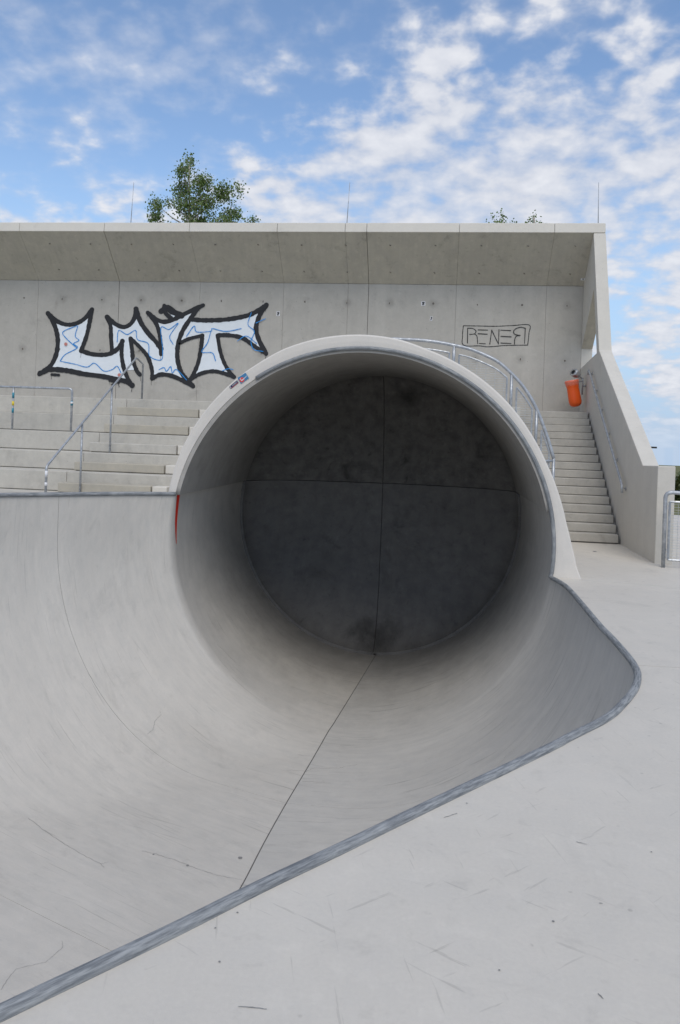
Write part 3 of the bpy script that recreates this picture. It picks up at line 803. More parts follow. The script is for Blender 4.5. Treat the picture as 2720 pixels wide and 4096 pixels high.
# arched guard railing standing on the pipe
PU = U0 + .55
ar = thing('arched_railing', (.9, PU, 2.0), 'arched galvanised guard railing with mesh panels on top of the pipe', 'railing')
rail_px = [(60, 80), (150, 85), (300, 92), (450, 110), (595, 138), (740, 172), (880, 228), (1000, 292), (1120, 400), (1210, 500), (1290, 620), (1350, 740), (1400, 870), (1445, 1000), (1488, 1150)]
rl = [pu(*ZR(p), PU) for p in rail_px]
rl = cr(rl, [i * (len(rl) - 1) / 60 for i in range(61)])
first = rl[0]; rl = [first + Vector((-.9, 0, -.16)), first + Vector((-.45, 0, -.05))] + rl
tube('rail', rl, .022, 'galv', ar, 12)
def shell_z(x): return AZ + sqrt(max((RP + .14) ** 2 - (x - AV) ** 2, 0))
def rail_z(x):
    for a, b in zip(rl, rl[1:]):
        if a.x <= x <= b.x: return a.z + (b.z - a.z) * (x - a.x) / max(b.x - a.x, 1e-6)
    return rl[-1].z
post_x = [pu(*ZR(p), PU).x for p in ((597, 150), (1112, 430), (1335, 770))]
for x in post_x:
    post('post', (x, PU, shell_z(x) - .12), (x, PU, rail_z(x)), .02, ar)
e = rl[-1]
tube('post', [e + Vector((0, 0, .0)), e + Vector((.003, 0, -.75))], .02, 'galv', ar)
tube('stub', [e + Vector((0, 0, -.03)), Vector((e.x - .25, PU - .05, e.z - .05))], .018, 'galv', ar)
# mesh panels between posts: a frame bar under the rail and fine wires
xs = [post_x[0] - 1.2] + post_x + [e.x]
for a, b in zip(xs, xs[1:]):
    n = 16; a2, b2 = a + .07, b - .06
    bar = [Vector((a2 + (b2 - a2) * i / n, PU, rail_z(a2 + (b2 - a2) * i / n) - .11)) for i in range(n + 1)]
    zmin = lambda x: max(shell_z(x) - .05, .8)
    fr = tube_mesh([bar, [Vector((a2, PU, bar[0].z)), Vector((a2, PU, zmin(a2)))], [Vector((b2, PU, bar[-1].z)), Vector((b2, PU, min(zmin(b2), bar[-1].z - .02)))]], .013, 6)
    panel = mk('mesh_panel', *fr, 'galv', ar)
    wires = []
    z = 1.0
    while z < 3.6:
        run = [p for p in (Vector((a2 + (b2 - a2) * i / 40, PU, z)) for i in range(41)) if zmin(p.x) - .03 < z < rail_z(p.x) - .11]
        if len(run) > 1: wires.append([run[0], run[-1]])
        z += .032
    x = a2 + .12
    while x < b2:
        lo, hi = zmin(x), rail_z(x) - .11
        if hi > lo: wires.append([Vector((x, PU + .004, lo)), Vector((x, PU + .004, hi))])
        x += .12
    if wires: tag(mk('wire_infill', *tube_mesh(wires, .0022, 4, False), 'wire', panel), kind='stuff')

# railing at the end of the side wall
rf = pz(*R7((1185, 2082)), 0)
er = thing('end_railing', rf, 'galvanised railing with fine wire panel at the end of the sloping wall', 'railing')
rt = pv(*R7((1225, 1440)), rf.x).z
dirn = Vector((1, -.10, 0)).normalized(); far = rf + dirn * 2.6
path = [Vector((rf.x, rf.y, 0)), Vector((rf.x, rf.y, rt - .14))] + arc_corner((rf.x, rf.y, 0), (rf.x, rf.y, rt), far + Vector((0, 0, rt)), .09) + [far + Vector((0, 0, rt))]
tube('rail', path, .027, 'galv', er, 14)
post('post', far + Vector((0, 0, -.01)), far + Vector((0, 0, rt)), .025, er)
q0, q1 = rf + dirn * .06, far - dirn * .06
zt_, zb_ = rt - .13, .13
frm = [[q0 + Vector((0, 0, zt_)), q1 + Vector((0, 0, zt_))], [q0 + Vector((0, 0, zb_ - .02)), q1 + Vector((0, 0, zb_ - .02))], [q0 + Vector((0, 0, zb_ - .02)), q0 + Vector((0, 0, zt_))], [q1 + Vector((0, 0, zb_)), q1 + Vector((0, 0, zt_))]]
panel = mk('mesh_panel', *tube_mesh(frm, .017, 6), 'galv', er)
w = []
z = zb_ + .03
while z < zt_: w.append([q0 + Vector((0, 0, z)), q1 + Vector((0, 0, z))]); z += .038
for k in range(1, 22): w.append([q0.lerp(q1, k / 22) + Vector((0, 0, zb_)), q0.lerp(q1, k / 22) + Vector((0, 0, zt_))])
tag(mk('wire_infill', *tube_mesh(w, .0022, 4, False), 'wire', panel), kind='stuff')
for z in (.14, .19, .24, .82, .88): box('bolt', rf.x + .02, rf.x + .04, rf.y - .034, rf.y - .022, z, z + .018, 'ash', er, 0)

# ------------------------------------------------------------------ litter bin
BNU = 17.25
bt, bb = pu(*ZB((610, 545)), BNU), pu(*ZB((692, 1015)), BNU)
axis = (bt - bb).normalized(); Hb = (bt - bb).length
lb = thing('litter_bin', (bb.x, bb.y, bb.z), 'tilted orange plastic litter bin hanging in the wall corner above the stairs', 'litter bin')
side_ = Vector((axis.z, 0, -axis.x)); dep = Vector((0, 1, 0))
def lathe(name, prof, mat, parent, seg=24, sx=1., sy=.9):
    V, F = [], []
    for r, h in prof:
        for k in range(seg):
            a = 2 * pi * k / seg; V.append(bb + axis * h + side_ * (r * sx * cos(a)) + dep * (r * sy * sin(a)))
    for i in range(len(prof) - 1):
        for k in range(seg): F.append((i * seg + k, i * seg + (k + 1) % seg, (i + 1) * seg + (k + 1) % seg, (i + 1) * seg + k))
    F.append(tuple(range(seg)))
    return fixn(mk(name, V, F, mat, parent, smooth=True))
rb = 27 * .2232 * 4.05 / FPX * BNU
lathe('shell', [(rb * .25, 0), (rb * .62, .012), (rb * .88, .045), (rb * 1.0, .10), (rb * .985, .2), (rb * .96, .32), (rb * .93, .40), (rb * 1.0, .46), (rb * 1.08, Hb - .05), (rb * 1.1, Hb - .045), (rb * 1.1, Hb), (rb * 1.02, Hb + .002), (rb * .9, Hb - .1)], 'orange', lb)
lathe('liner_bag', [(rb * 1.16, Hb - .12), (rb * 1.22, Hb - .08), (rb * 1.2, Hb - .03), (rb * 1.16, Hb + .012), (rb * 1.0, Hb + .014)], 'bag', lb)
pc = pu(*ZB((812, 560)), BNU + .12)
bkt = tube('bracket', [pu(*ZB((808, 500)), BNU + .12), pu(*ZB((812, 560)), BNU + .12), pu(*ZB((800, 800)), BNU + .12)], .018, 'galv', lb)
tube('arm', [pc, Vector((bt.x + .1, BNU + .05, pc.z - .02))], .014, 'galv', lb)
tube('arm', [Vector((pc.x, pc.y, pc.z - .1)), Vector((SV, pc.y, pc.z - .1))], .02, 'galv', lb)
# round metal hood with an oval mouth above the bin
hc0, hc1 = pu(*ZB((640, 395)), BNU + .02), pu(*ZB((745, 465)), BNU + .10)
hax = (hc1 - hc0).normalized(); h1 = hax.cross(Vector((0, 1, 0))).normalized(); h2 = hax.cross(h1)
V, F = [], []
for r, h in ((.060, 0), (.105, 0), (.112, .03), (.105, .10), (.07, .165), (.02, .185)):
    for k in range(18):
        a = 2 * pi * k / 18; V.append(hc0 + hax * h + h1 * (r * .8 * cos(a)) + h2 * (r * sin(a)))
for i in range(5):
    for k in range(18): F.append((i * 18 + k, i * 18 + (k + 1) % 18, (i + 1) * 18 + (k + 1) % 18, (i + 1) * 18 + k))
hood = fixn(mk('hood', V, F, 'ash', lb, smooth=True))
V = [hc0 + hax * .02 + h1 * (.05 * cos(2 * pi * k / 16)) + h2 * (.06 * sin(2 * pi * k / 16)) for k in range(16)]
mk('mouth', V, [tuple(range(16))], 'dark', hood)
tube('hood_stem', [hc1, pu(*ZB((812, 520)), BNU + .12)], .016, 'galv', lb)

# ------------------------------------------------------------------ graffiti
GZ = crop(100, 1150, .66964); TZ = crop(1750, 1150, .38265)
def wpt(cr_, p, off): return pu(*cr_(p), WU - off)
def resample(P, step):
    P = [Vector((p[0], p[1], 0)) for p in P]
    n = max(2, int(sum((b - a).length for a, b in zip(P, P[1:])) / step))
    return cr(P, [i * (len(P) - 1) / n for i in range(n + 1)])
def stroke(cr_, pts, width, off, jitter=.12, smooth=True, taper=False):
    P = resample(pts, max(6, width * .35)) if smooth else [Vector((p[0], p[1], 0)) for p in pts]
    V, F = [], []; n = len(P); cap = 5
    ws = [width / 2 * (1 + random.uniform(-jitter, jitter)) for _ in P]
    if taper: ws = [w * (1 - .65 * i / n) for i, w in enumerate(ws)]
    up, dn = [], []
    for i, p in enumerate(P):
        t = (P[min(i + 1, n - 1)] - P[max(i - 1, 0)]).normalized(); nn = Vector((-t.y, t.x, 0))
        up.append(p + nn * ws[i]); dn.append(p - nn * ws[i])
    t0 = (P[0] - P[1]).normalized(); t1 = (P[-1] - P[-2]).normalized()
    def capf(c, t, w):
        nn = Vector((-t.y, t.x, 0)); return [c + nn * (w * cos(a)) + t * (w * sin(a)) for a in [pi * k / cap for k in range(1, cap)]]
    c0 = capf(P[0], t0, ws[0]); c1 = capf(P[-1], t1, ws[-1])
    pts2 = up + dn
    V = [wpt(cr_, (p.x, p.y), off) for p in pts2]
    for i in range(n - 1): F.append((i, i + 1, n + i + 1, n + i))
    b = len(V); V += [wpt(cr_, (p.x, p.y), off) for p in c0]; F.append(tuple([n] + list(range(b, b + len(c0))) + [0])[::-1])
    b = len(V); V += [wpt(cr_, (p.x, p.y), off) for p in c1]; F.append(tuple([n - 1] + list(range(b, b + len(c1))) + [2 * n - 1])[::-1])
    return V, F
def merge(parts):
    V, F = [], []
    for v, f in parts:
        b = len(V); V += v; F += [tuple(i + b for i in q) for q in f]
    return V, F
def poly(cr_, pts, off):
    P = [Vector((p[0], p[1], 0)) for p in pts]
    return [wpt(cr_, (p.x, p.y), off) for p in P], [tuple(t) for t in tessellate_polygon([P])]
gp = thing('graffiti_piece', wpt(GZ, (760, 590), .01), 'large white letter graffiti with thick black outlines and blue scribbles on wall', 'graffiti')
W_L = [(176, 198), (250, 225), (310, 218), (384, 180), (365, 290), (330, 380), (400, 402), (520, 398), (582, 330), (592, 480), (608, 556), (540, 542), (350, 508), (150, 485), (188, 400), (200, 330), (190, 260)]
W_N = [(520, 222), (590, 240), (640, 220), (668, 178), (735, 275), (812, 372), (802, 260), (775, 190), (830, 208), (900, 190), (1010, 148), (940, 260), (912, 340), (908, 420), (930, 500), (980, 560), (870, 522), (765, 545), (757, 490), (730, 410), (634, 302), (642, 420), (657, 492), (605, 494), (590, 420), (582, 315), (524, 385), (515, 300)]
W_T = [(995, 198), (1200, 198), (1310, 182), (1402, 148), (1376, 240), (1392, 310), (1430, 388), (1300, 300), (1220, 280), (1145, 280), (1165, 380), (1222, 518), (1120, 498), (1010, 518), (1050, 400), (1060, 285), (980, 302), (922, 330), (945, 262)]
W_X = [(868, 155), (912, 178), (880, 188)]
for q in (W_L, W_N, W_T, W_X): mk('letter_fill', *poly(GZ, q, .003 + .0002 * len(q)), 'white', gp)
BK = [[(137, 154), (168, 205), (190, 270), (196, 330), (186, 400), (155, 465), (115, 497), (85, 518)], [(137, 154), (190, 200), (250, 222), (310, 213), (362, 180), (400, 131)],
 [(400, 131), (385, 210), (367, 290), (336, 376)], [(336, 378), (400, 398), (470, 402), (520, 390), (560, 358), (582, 320)],
 [(90, 512), (150, 490), (250, 496), (350, 516), (450, 529), (540, 546), (608, 563), (640, 584)], [(490, 176), (511, 230), (514, 300), (520, 378)],
 [(490, 176), (540, 218), (590, 236), (632, 216), (658, 170), (663, 126)], [(663, 128), (690, 205), (732, 268), (780, 322), (814, 366)],
 [(580, 318), (577, 400), (590, 480), (615, 545), (642, 586)], [(630, 306), (640, 380), (646, 440), (668, 498), (686, 520)], [(630, 304), (680, 350), (732, 412), (758, 490), (759, 546)],
 [(733, 150), (778, 205), (800, 262), (810, 330), (812, 400)], [(733, 150), (780, 188), (830, 205), (890, 190), (965, 152), (1064, 106)],
 [(759, 542), (810, 520), (870, 526), (930, 550), (1004, 590)], [(1030, 128), (985, 190), (940, 262), (914, 340), (910, 420), (930, 500), (972, 556), (1004, 588)],
 [(812, 142), (850, 122), (885, 145), (935, 168)], [(832, 108), (838, 150), (872, 184)], [(990, 190), (1080, 196), (1200, 191), (1310, 172), (1374, 148), (1440, 106)],
 [(1442, 104), (1402, 165), (1380, 240), (1396, 310), (1440, 396)], [(1440, 394), (1370, 350), (1300, 302), (1220, 285), (1150, 285)], [(1150, 286), (1166, 380), (1190, 450), (1220, 502), (1248, 534)],
 [(985, 550), (1050, 514), (1120, 500), (1180, 510), (1248, 534)], [(1060, 286), (1050, 370), (1034, 450), (1006, 518), (982, 556)], [(925, 331), (980, 306), (1060, 286)],
 [(160, 520), (202, 523)], [(505, 556), (560, 568)], [(520, 580), (545, 568)]]
wid = [24, 23, 22, 24, 27, 22, 24, 25, 22, 22, 21, 22, 24, 23, 24, 32, 24, 24, 25, 22, 21, 21, 22, 19, 15, 12, 9]
for i, (q, w) in enumerate(zip(BK, wid)): mk('outline_stroke', *stroke(GZ, q, w * 1.12, .0095 + .0006 * (i % 9)), 'black', gp)
BL = [[(315, 230), (300, 290), (322, 315), (290, 335), (312, 360), (240, 400), (210, 438)], [(210, 440), (300, 458), (370, 475), (415, 452), (470, 498), (520, 490), (550, 470), (574, 510)],
 [(310, 228), (228, 264), (245, 302), (308, 360)], [(550, 325), (560, 257), (610, 280), (660, 256), (672, 310), (735, 335), (745, 410), (812, 432), (822, 370), (812, 240), (860, 250), (915, 213), (865, 290), (885, 340)],
 [(800, 490), (830, 478), (845, 500), (870, 472), (880, 510), (905, 490), (965, 552)], [(965, 290), (1010, 230), (1026, 265), (1110, 260), (1120, 245), (1200, 262), (1292, 245)],
 [(1110, 262), (1090, 330), (1056, 385), (1118, 390), (1138, 436)], [(1352, 150), (1332, 220), (1370, 262), (1350, 320), (1368, 370), (1422, 382)], [(1436, 186), (1380, 212)], [(1180, 497), (1215, 485), (1245, 491)], [(1268, 320), (1322, 290), (1384, 334)]]
for i, q in enumerate(BL): mk('blue_line', *stroke(GZ, q, 4.4, .0165 + .0007 * i, .3), 'blue', gp)
for c in ((243, 338), (563, 522)):
    q = [(c[0] + 10 * cos(a * pi / 6) * random.uniform(.85, 1.1), c[1] + 10 * sin(a * pi / 6)) for a in range(12)]
    mk('red_dot', *poly(GZ, q, .0255), 'rust', gp)
for k in range(26):       # paint runs below the outlines
    q = random.choice(BK); c = q[random.randrange(len(q))]; l_ = random.uniform(10, 34)
    mk('paint_run', *stroke(GZ, [(c[0] + random.uniform(-6, 6), c[1]), (c[0] + random.uniform(-6, 6), c[1] + 10 + l_)], 1.6, .0150 + .0001 * k, .2, smooth=False), 'black', gp)
gt = thing('graffiti_tag', wpt(TZ, (610, 615), .01), 'thin black marker lettering RENER in a hand drawn box on the wall', 'graffiti')
TG = [[(270, 400), (430, 402), (600, 405), (780, 398), (957, 392), (956, 480), (943, 602)], [(943, 602), (800, 604), (680, 608), (530, 620), (440, 610), (275, 603), (261, 510), (270, 400)],
 [(315, 425), (313, 580)], [(315, 425), (370, 429), (402, 456), (385, 484), (335, 490)], [(385, 484), (412, 510), (420, 588)], [(425, 443), (525, 445)], [(425, 483), (520, 488)], [(437, 584), (500, 588)],
 [(547, 592), (555, 530), (567, 445)], [(567, 445), (605, 525), (638, 590)], [(638, 590), (643, 440)], [(660, 445), (765, 450)], [(663, 510), (770, 515)], [(663, 580), (770, 585)],
 [(910, 585), (918, 425)], [(918, 425), (870, 415), (820, 430), (795, 460), (812, 490), (866, 500)], [(866, 500), (825, 508), (808, 540), (805, 592)]]
for i, q in enumerate(TG): mk('marker_stroke', *stroke(TZ, q, 8.5, .003 + .0005 * i, .25, smooth=len(q) > 2), 'ink', gt)
# faint scribble near the soffit
# ------------------------------------------------------------------ stickers
def quad_at(pts): return [Vector(p) for p in pts]
def sticker(name, corners, mat, label, off, group=None):
    n = (corners[1] - corners[0]).cross(corners[3] - corners[0]).normalized()
    if n.dot(ORG - corners[0]) < 0: n = -n
    V = [c + n * off for c in corners] + [c + n * (off - .0022) for c in corners]
    e = thing(name, corners[0], label, 'sticker', group)
    fixn(mk('backing', V, [(0, 1, 2, 3), (7, 6, 5, 4), (0, 4, 5, 1), (1, 5, 6, 2), (2, 6, 7, 3), (3, 7, 4, 0)], mat, e))
    return e, n
def on(c, s, t): return c[0].lerp(c[1], s).lerp(c[3].lerp(c[2], s), t)
def decal(name, c, n, poly2, mat, off, parent):
    P = [Vector((a, b, 0)) for a, b in poly2]
    return mk(name, [on(c, a, b) + n * off for a, b in poly2], [tuple(t) for t in tessellate_polygon([P])], mat, parent)
SK = crop(850, 1400, .19133)
UR = U0 - .006
c1 = [pu(*SK(p), UR) for p in ((523, 585), (690, 473), (764, 588), (598, 706))]
e1, n1 = sticker('sticker', c1, 'sky_blue', 'blue sticker with a red disc on the left of the pipe rim', .004)
decal('disc', c1, n1, [(.30 + .27 * cos(a * pi / 10), .60 + .36 * sin(a * pi / 10)) for a in range(20)], 'stickred', .005, e1)
decal('mark', c1, n1, [(.18, .28), (.24, .28), (.26, .62), (.97, .50), (.97, .54), (.40, .72), (.20, .72)], 'stickwhite', .006, e1)
c2 = [pu(*SK(p), UR) for p in ((352, 768), (512, 634), (548, 684), (388, 810))]
e2, n2 = sticker('sticker', c2, 'navy', 'narrow navy sticker with white lettering on the left of the pipe rim', .004)
decal('stripe', c2, n2, [(.08, .86), (.98, .86), (.98, .97), (.08, .97)], 'stickred', .005, e2)
decal('mark', c2, n2, [(.05, .2), (.10, .2), (.10, .75), (.05, .75)], 'stickwhite', .005, e2)
def text_on(body, c, n, s0, s1, tmid, hfrac, mat, off, parent):
    cu = bpy.data.curves.new('lettering', 'FONT'); cu.body = body; cu.align_x = 'LEFT'; cu.resolution_u = 2
    to = bpy.data.objects.new('lettering_tmp', cu); COL.objects.link(to)
    dg = bpy.context.evaluated_depsgraph_get(); dg.update(); me = bpy.data.meshes.new_from_object(to.evaluated_get(dg)); bpy.data.objects.remove(to)
    xs = [v.co.x for v in me.vertices]; ys = [v.co.y for v in me.vertices]
    x0, x1, y0, y1 = min(xs), max(xs), min(ys), max(ys)
    V = [on(c, s0 + (s1 - s0) * (v.co.x - x0) / (x1 - x0), tmid + hfrac / 2 - hfrac * (v.co.y - y0) / (y1 - y0)) + n * off for v in me.vertices]
    o = mk('lettering', V, [tuple(p.vertices) for p in me.polygons], mat, parent); bpy.data.meshes.remove(me); return o
text_on('ROLLBRETT', c2, n2, .30, .95, .46, .42, 'stickwhite', .0055, e2)
def wall_sticker(px, w, h, mat, label, rot=0., dec=True, dm='ink'):
    c = pu(*px, WU - .001); a = Vector((cos(rot), 0, sin(rot))) * w / 2; b = Vector((-sin(rot), 0, cos(rot))) * h / 2
    cc = [c - a + b, c + a + b, c + a - b, c - a - b]
    e, n = sticker('sticker', cc, 'stickwhite' if mat is None else mat, label, .004)
    if dec:
        decal('print', cc, n, [(.15, .12), (.85, .12), (.85, .5), (.5, .62), (.85, .75), (.6, .88), (.15, .88), (.3, .5)], dm, .005, e)
    return e
wall_sticker((1360 + 384 * .8673, 850 + 420 * .8673), .095, .095, None, 'white sticker with a dark round emblem high on the wall above the pipe', .1)
wall_sticker((1360 + 421 * .8673, 850 + 489 * .8673), .055, .095, None, 'small upright black and white sticker on the wall above the pipe', -.15)
wall_sticker((1283 * .8673, 850 + 467 * .8673), .08, .105, None, 'small white printed sticker on the wall right of the graffiti letters', .0)
sc_ = [pplane(*p, sp, sn) for p in ((2323, 1113), (2342, 1112), (2341, 1121), (2322, 1121))]
e3, n3 = sticker('sticker', sc_, 'stickwhite', 'small white sticker under the canopy in the corner by the side wall', .004)
decal('print', sc_, n3, [(.3, .2), (.8, .2), (.6, .7), (.4, .6)], 'ink', .005, e3)

# ------------------------------------------------------------------ marks draped on the bowl, pipe and deck
BVH = BVHTree.FromPolygons(BVH_V, BVH_F)
def hit(px):
    d = ray(*px).normalized(); h, n, i, dist = BVH.ray_cast(ORG, d)
    if h is None: return None
    return h, (n if n.dot(d) < 0 else -n)
def drape(name, pts, widths, mat, parent, off=.0025, sub=6, wob=0.):
    P = []
    for (a, b) in zip(pts, pts[1:]):
        for k in range(sub): P.append((a[0] + (b[0] - a[0]) * k / sub + random.uniform(-wob, wob), a[1] + (b[1] - a[1]) * k / sub + random.uniform(-wob, wob)))
    P.append(pts[-1]); H_ = [hit(p) for p in P]; H_ = [h for h in H_ if h]
    if len(H_) < 2: return None
    V, F = [], []; n = len(H_)
    for i, (h, nn) in enumerate(H_):
        t = (H_[min(i + 1, n - 1)][0] - H_[max(i - 1, 0)][0]).normalized(); s = nn.cross(t).normalized()
        w = widths[0] + (widths[1] - widths[0]) * i / (n - 1)
        w *= random.uniform(.6, 1.4) if wob else 1
        V += [h + nn * off + s * w / 2, h + nn * off - s * w / 2]
    for i in range(n - 1): F.append((2 * i, 2 * i + 1, 2 * i + 3, 2 * i + 2))
    return mk(name, V, F, mat, parent)
Lp = [(815, 93), (809, 160), (806, 220), (808, 270), (811, 316)]; Rp = [(828, 92), (820, 160), (815, 220), (813, 270), (813, 318)]
V, F = [], []
for q in range(4):
    for k in range(5 if q < 3 else 6):
        for P_ in (Lp, Rp):
            h = hit(R4((P_[q][0] + (P_[q + 1][0] - P_[q][0]) * k / 5, P_[q][1] + (P_[q + 1][1] - P_[q][1]) * k / 5)))
            V.append(h[0] + h[1] * .004 if h else V[-1])
F = [(2 * i, 2 * i + 1, 2 * i + 3, 2 * i + 2) for i in range(len(V) // 2 - 1)]
pm = mk('paint_mark', V, F, 'red'); tag(pm, 'tapering bright red paint mark below the left foot of the pipe rim', 'paint mark')
CR = [
 [R5((130, 318)), R5((195, 370)), R5((300, 440)), R5((400, 498)), R5((465, 530)), R5((480, 548))], [R5((465, 530)), R5((500, 522))],
 [R5((655, 470)), R5((720, 485)), R5((820, 518)), R5((930, 562)), R5((1010, 585)), R5((1112, 603))],
 [R5((5, 1110)), R5((45, 1050)), R5((75, 1015)), R5((160, 995)), R5((210, 985)), R5((240, 958))], [R5((240, 960)), R5((290, 915)), R5((285, 885))],
 [R4((680, 1195)), R4((705, 1175)), R4((715, 1135)), R4((742, 1105)), R4((735, 1085))],
 [R5((1375, 28)), R5((1455, 36))], [R5((1320, 97)), R5((1412, 103))], [R5((1395, 150)), R5((1450, 152)), R5((1525, 158))], [R5((1410, 105)), R5((1450, 88)), R5((1568, 90))],
 [R3((0, 1250)), R3((65, 1246))], [R3((0, 1350)), R3((80, 1335))], [R5((1110, 628)), R5((1150, 630))], [R4((1000, 780)), R4((1060, 840)), R4((1110, 885))],
 [R3((0, 1065)), R3((110, 1075))]]
for q in CR:
    z = hit(q[0]); w = .003 if z is None else .0011 * (z[0] - ORG).length * .30
    drape('crack', q, (w, w * .7), 'crack', bowl, sub=8, wob=1.6)
for q in ([R6((480, 318)), R6((505, 310)), R6((540, 298))], [R6((1190, 1130)), R6((1215, 1155))], [R5((1100, 1190)), R5((1180, 1196)), R5((1230, 1203))], [R6((1090, 430)), R6((1140, 442))], [R6((1195, 712)), R6((1212, 715))]):
    drape('scuff_mark', q, (.0032, .0024), 'crack', deck, sub=5, wob=.8)
def blob(px, r, mat, parent, name='spot'):
    h = hit(px)
    if not h: return
    p, n = h; a = n.orthogonal().normalized(); b = n.cross(a)
    V = [p + n * .003 + a * (r * cos(k * pi / 6) * random.uniform(.8, 1.1)) + b * (r * sin(k * pi / 6) * random.uniform(.8, 1.1)) for k in range(12)]
    mk(name, V, [tuple(range(12))], mat, parent)
blob(R5((1108, 503)), .022, 'crack', bowl); blob(R5((865, 538)), .014, 'crack', bowl); blob(R5((708, 487)), .010, 'crack', bowl)
for q, r in (((1095, 757), .004), ((993, 828), .0035), ((1012, 984), .004)): blob(R5(q), r, 'crack', deck)
for q, r in (((983, 797), .005), ((735, 1023), .0035), ((585, 252), .004), ((1436, 477), .004)): blob(R6(q), r, 'crack', deck)
blob(R7((598, 1945)), .03, 'navy', deck)

# ------------------------------------------------------------------ lightning rods
for (a, b), lab in ((((538, 730), (523, 884)), 'thin lightning rod on the roof edge beside the birch crown'), (((1402, 730), (1387, 893)), 'thin lightning rod halfway along the roof edge above the pipe'), (((2393, 730), (2393, 895)), 'thin lightning rod at the roof corner above the side wall')):
    q = pu(*b, 17.6); p = pu(*a, 17.6)
    e = thing('lightning_rod', Vector((q.x, 17.6, FZ1)), lab, 'lightning rod', 'lightning rods on the roof')
    tube('rod', [Vector((q.x, 17.6, FZ1 + .01)), p.lerp(Vector((q.x, 17.6, p.z)), .3)], [.010, .006], 'galv', e, 8)
    box('foot', q.x - .06, q.x + .06, 17.54, 17.66, FZ1, FZ1 + .05, 'grout', e)

# ------------------------------------------------------------------ trees
def leaf_quads(pts, size):
    V, F = [], []
    for p in pts:
        d = Vector((random.gauss(0, 1), random.gauss(0, 1), random.gauss(-.7, .7))).normalized()
        s = d.cross(Vector((random.gauss(0, 1), random.gauss(0, 1), random.gauss(0, 1)))).normalized()
        l = size * random.uniform(.7, 1.25); w = l * .42; n = d.cross(s) * (l * .1)
        b = len(V); V += [p, p + d * l * .4 + s * w + n, p + d * l, p + d * l * .4 - s * w + n]; F += [(b, b + 1, b + 2), (b, b + 2, b + 3)]
    return V, F
def birch(base, top, blobs, label, seed, size=.068, low=None):
    topz = top.z; lean = top.x - base.x
    random.seed(seed)
    e = thing('birch_tree', base, label, 'tree', 'birch trees behind the stand')
    trunk = [Vector(base) + Vector((lean * i / 10 + sin(i * .9) * .03, cos(i * 1.3) * .05, (topz - base.z) * i / 10)) for i in range(11)]
    tv = tube_mesh([trunk], [.11 * (1 - i / 10.5) + .008 for i in range(11)], 8)
    branches, twigs, leaves = [], [], []
    def at(z):
        f = max(0, min(9.99, (z - base.z) / (topz - base.z) * 10)); i = int(f); return trunk[i].lerp(trunk[i + 1], f - i)
    for c, rx, rz, n in blobs:
        st = at(c.z - rx * 1.2 - .35); mid = st.lerp(c, .55) + Vector((0, 0, -.05))
        branches.append([st, mid, c])
        for _ in range(n):
            a = random.uniform(0, 2 * pi); cz = random.uniform(-1, 1); rr = sqrt(1 - cz * cz); q = random.uniform(.35, 1.08) ** .8
            tip = c + Vector((cos(a) * rr * rx * q, sin(a) * rr * rx * q, cz * rz * q))
            root = c.lerp(tip, random.uniform(.1, .4)) + Vector((0, 0, random.uniform(0, .1)))
            twigs.append([root, root.lerp(tip, .5) + Vector((0, 0, .03)), tip])
            for k in range(16):
                f = random.uniform(.15, 1.12); leaves.append(root.lerp(tip, f) + Vector((random.gauss(0, .10), random.gauss(0, .10), random.gauss(-.02, .09))))
    tr = mk('trunk', *tv, 'bark', e, smooth=True)
    mk('limbs', *tube_mesh(branches, [.03, .02, .006], 6), 'bark', e, smooth=True)
    crown = mk('crown', *leaf_quads(leaves, size), 'leaf', e)
    tag(mk('twigs', *tube_mesh(twigs, [.006, .004, .002], 4, False), 'bark', crown), kind='stuff')
    return e
TU = 24.0; D = 1.7347; K = TU / 1798.0
def blb(x, y, rx, ry, n): return (pu(x * D, y * D, TU) + Vector((0, random.uniform(-.3, .3), 0)), rx * K, ry * K, n)
bl = [blb(433, 368, 12, 24, 12), blb(428, 398, 22, 25, 24), blb(420, 432, 30, 28, 36), blb(465, 425, 36, 34, 50), blb(512, 445, 34, 32, 44), blb(545, 432, 10, 22, 9), blb(470, 468, 46, 34, 60), blb(425, 470, 30, 30, 36), blb(530, 488, 30, 22, 30),
      blb(368, 478, 20, 22, 22), blb(358, 500, 20, 16, 18), blb(385, 462, 12, 10, 6), blb(580, 506, 18, 7, 8), blb(450, 505, 60, 26, 60), blb(520, 515, 45, 26, 40), blb(400, 545, 60, 40, 50), blb(480, 555, 70, 45, 70), blb(545, 560, 55, 40, 40), blb(440, 620, 70, 50, 50), blb(520, 630, 70, 50, 50)]
bt0 = pu(452 * D, 700 * D, TU); tp = pu(434 * D, 372 * D, TU)
birch(Vector((bt0.x, TU, -.06)), tp, bl, 'tall leafy birch crown rising behind the roof edge', 11)
bl = [blb(1138, 508, 12, 5, 1), blb(1160, 502, 15, 9, 3), blb(1168, 532, 26, 12, 14), blb(1160, 570, 50, 32, 40), blb(1175, 620, 60, 45, 40)]
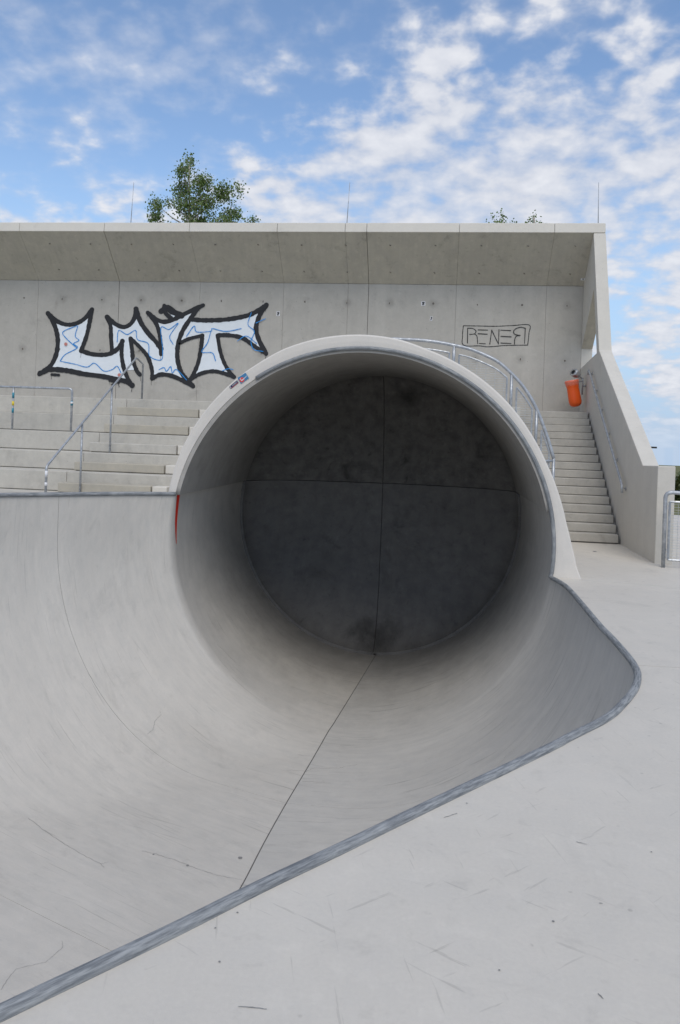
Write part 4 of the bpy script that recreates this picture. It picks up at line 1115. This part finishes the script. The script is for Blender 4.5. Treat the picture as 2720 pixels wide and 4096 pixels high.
birch(Vector((pu(1165 * D, 700 * D, TU).x, TU, -.06)), pu(1163 * D, 510 * D, TU), bl, 'small birch top with few leaves peeking over the roof, left of a narrower sprig', 12, .075)
bl = [blb(1231, 496, 7, 10, 2), blb(1248, 510, 8, 4, 1), blb(1225, 508, 8, 5, 1), blb(1236, 532, 24, 12, 14), blb(1240, 570, 50, 32, 40), blb(1230, 620, 60, 45, 40)]
birch(Vector((pu(1236 * D, 700 * D, TU).x, TU, -.06)), pu(1232 * D, 500 * D, TU), bl, 'narrow birch sprig peeking over the roof towards the corner lightning rod', 13, .075)

# shrubs and a lamp beyond the side wall
def shrub(c, rx, rz, n, label, seed):
    random.seed(seed); e = thing('shrub', Vector((c.x, c.y, -.06)), label, 'shrub', 'shrubs beyond the side wall')
    st = [[Vector((c.x, c.y, -.06)), Vector((c.x + random.uniform(-rx, rx) * .5, c.y + random.uniform(-.4, .4), c.z + rz * random.uniform(-.2, .6)))] for _ in range(7)]
    mk('stems', *tube_mesh(st, [.04, .01], 5), 'bark', e)
    pts = []
    for _ in range(n):
        a = random.uniform(0, 2 * pi); cz = random.uniform(-1, 1); rr = sqrt(1 - cz * cz); q = random.uniform(.2, 1) ** .5 * random.uniform(.8, 1.12)
        pts.append(c + Vector((cos(a) * rr * rx * q, sin(a) * rr * rx * q, cz * rz * q)))
    mk('foliage', *leaf_quads(pts, .16), 'hedge', e)
for i, (x, y, rx, rz) in enumerate(((2758, 1985, .75, .85), (2870, 1975, 1.2, .95), (3010, 1950, 1.4, 1.0))):
    p = pu(x, y, 28 + i); shrub(p, rx, rz, 2600, ('rust and green shrub just beyond the end of the side wall', 'broad rust green shrub further along the path', 'low rust green shrub at the far end of the shrub row')[i], 30 + i)
lp = pu(2616, 1790, 46)
la = thing('street_lamp', Vector((lp.x - .9, 46, -.06)), 'far off street lamp head showing past the sloping wall', 'street lamp')
tube('pole', [Vector((lp.x - .9, 46, -.06)), Vector((lp.x - .9, 46, lp.z + .02))], [.06, .04], 'galv', la)
box('lamp_head', lp.x - .95, lp.x + .13, 45.85, 46.15, lp.z - .05, lp.z + .05, 'dark', la, .02)
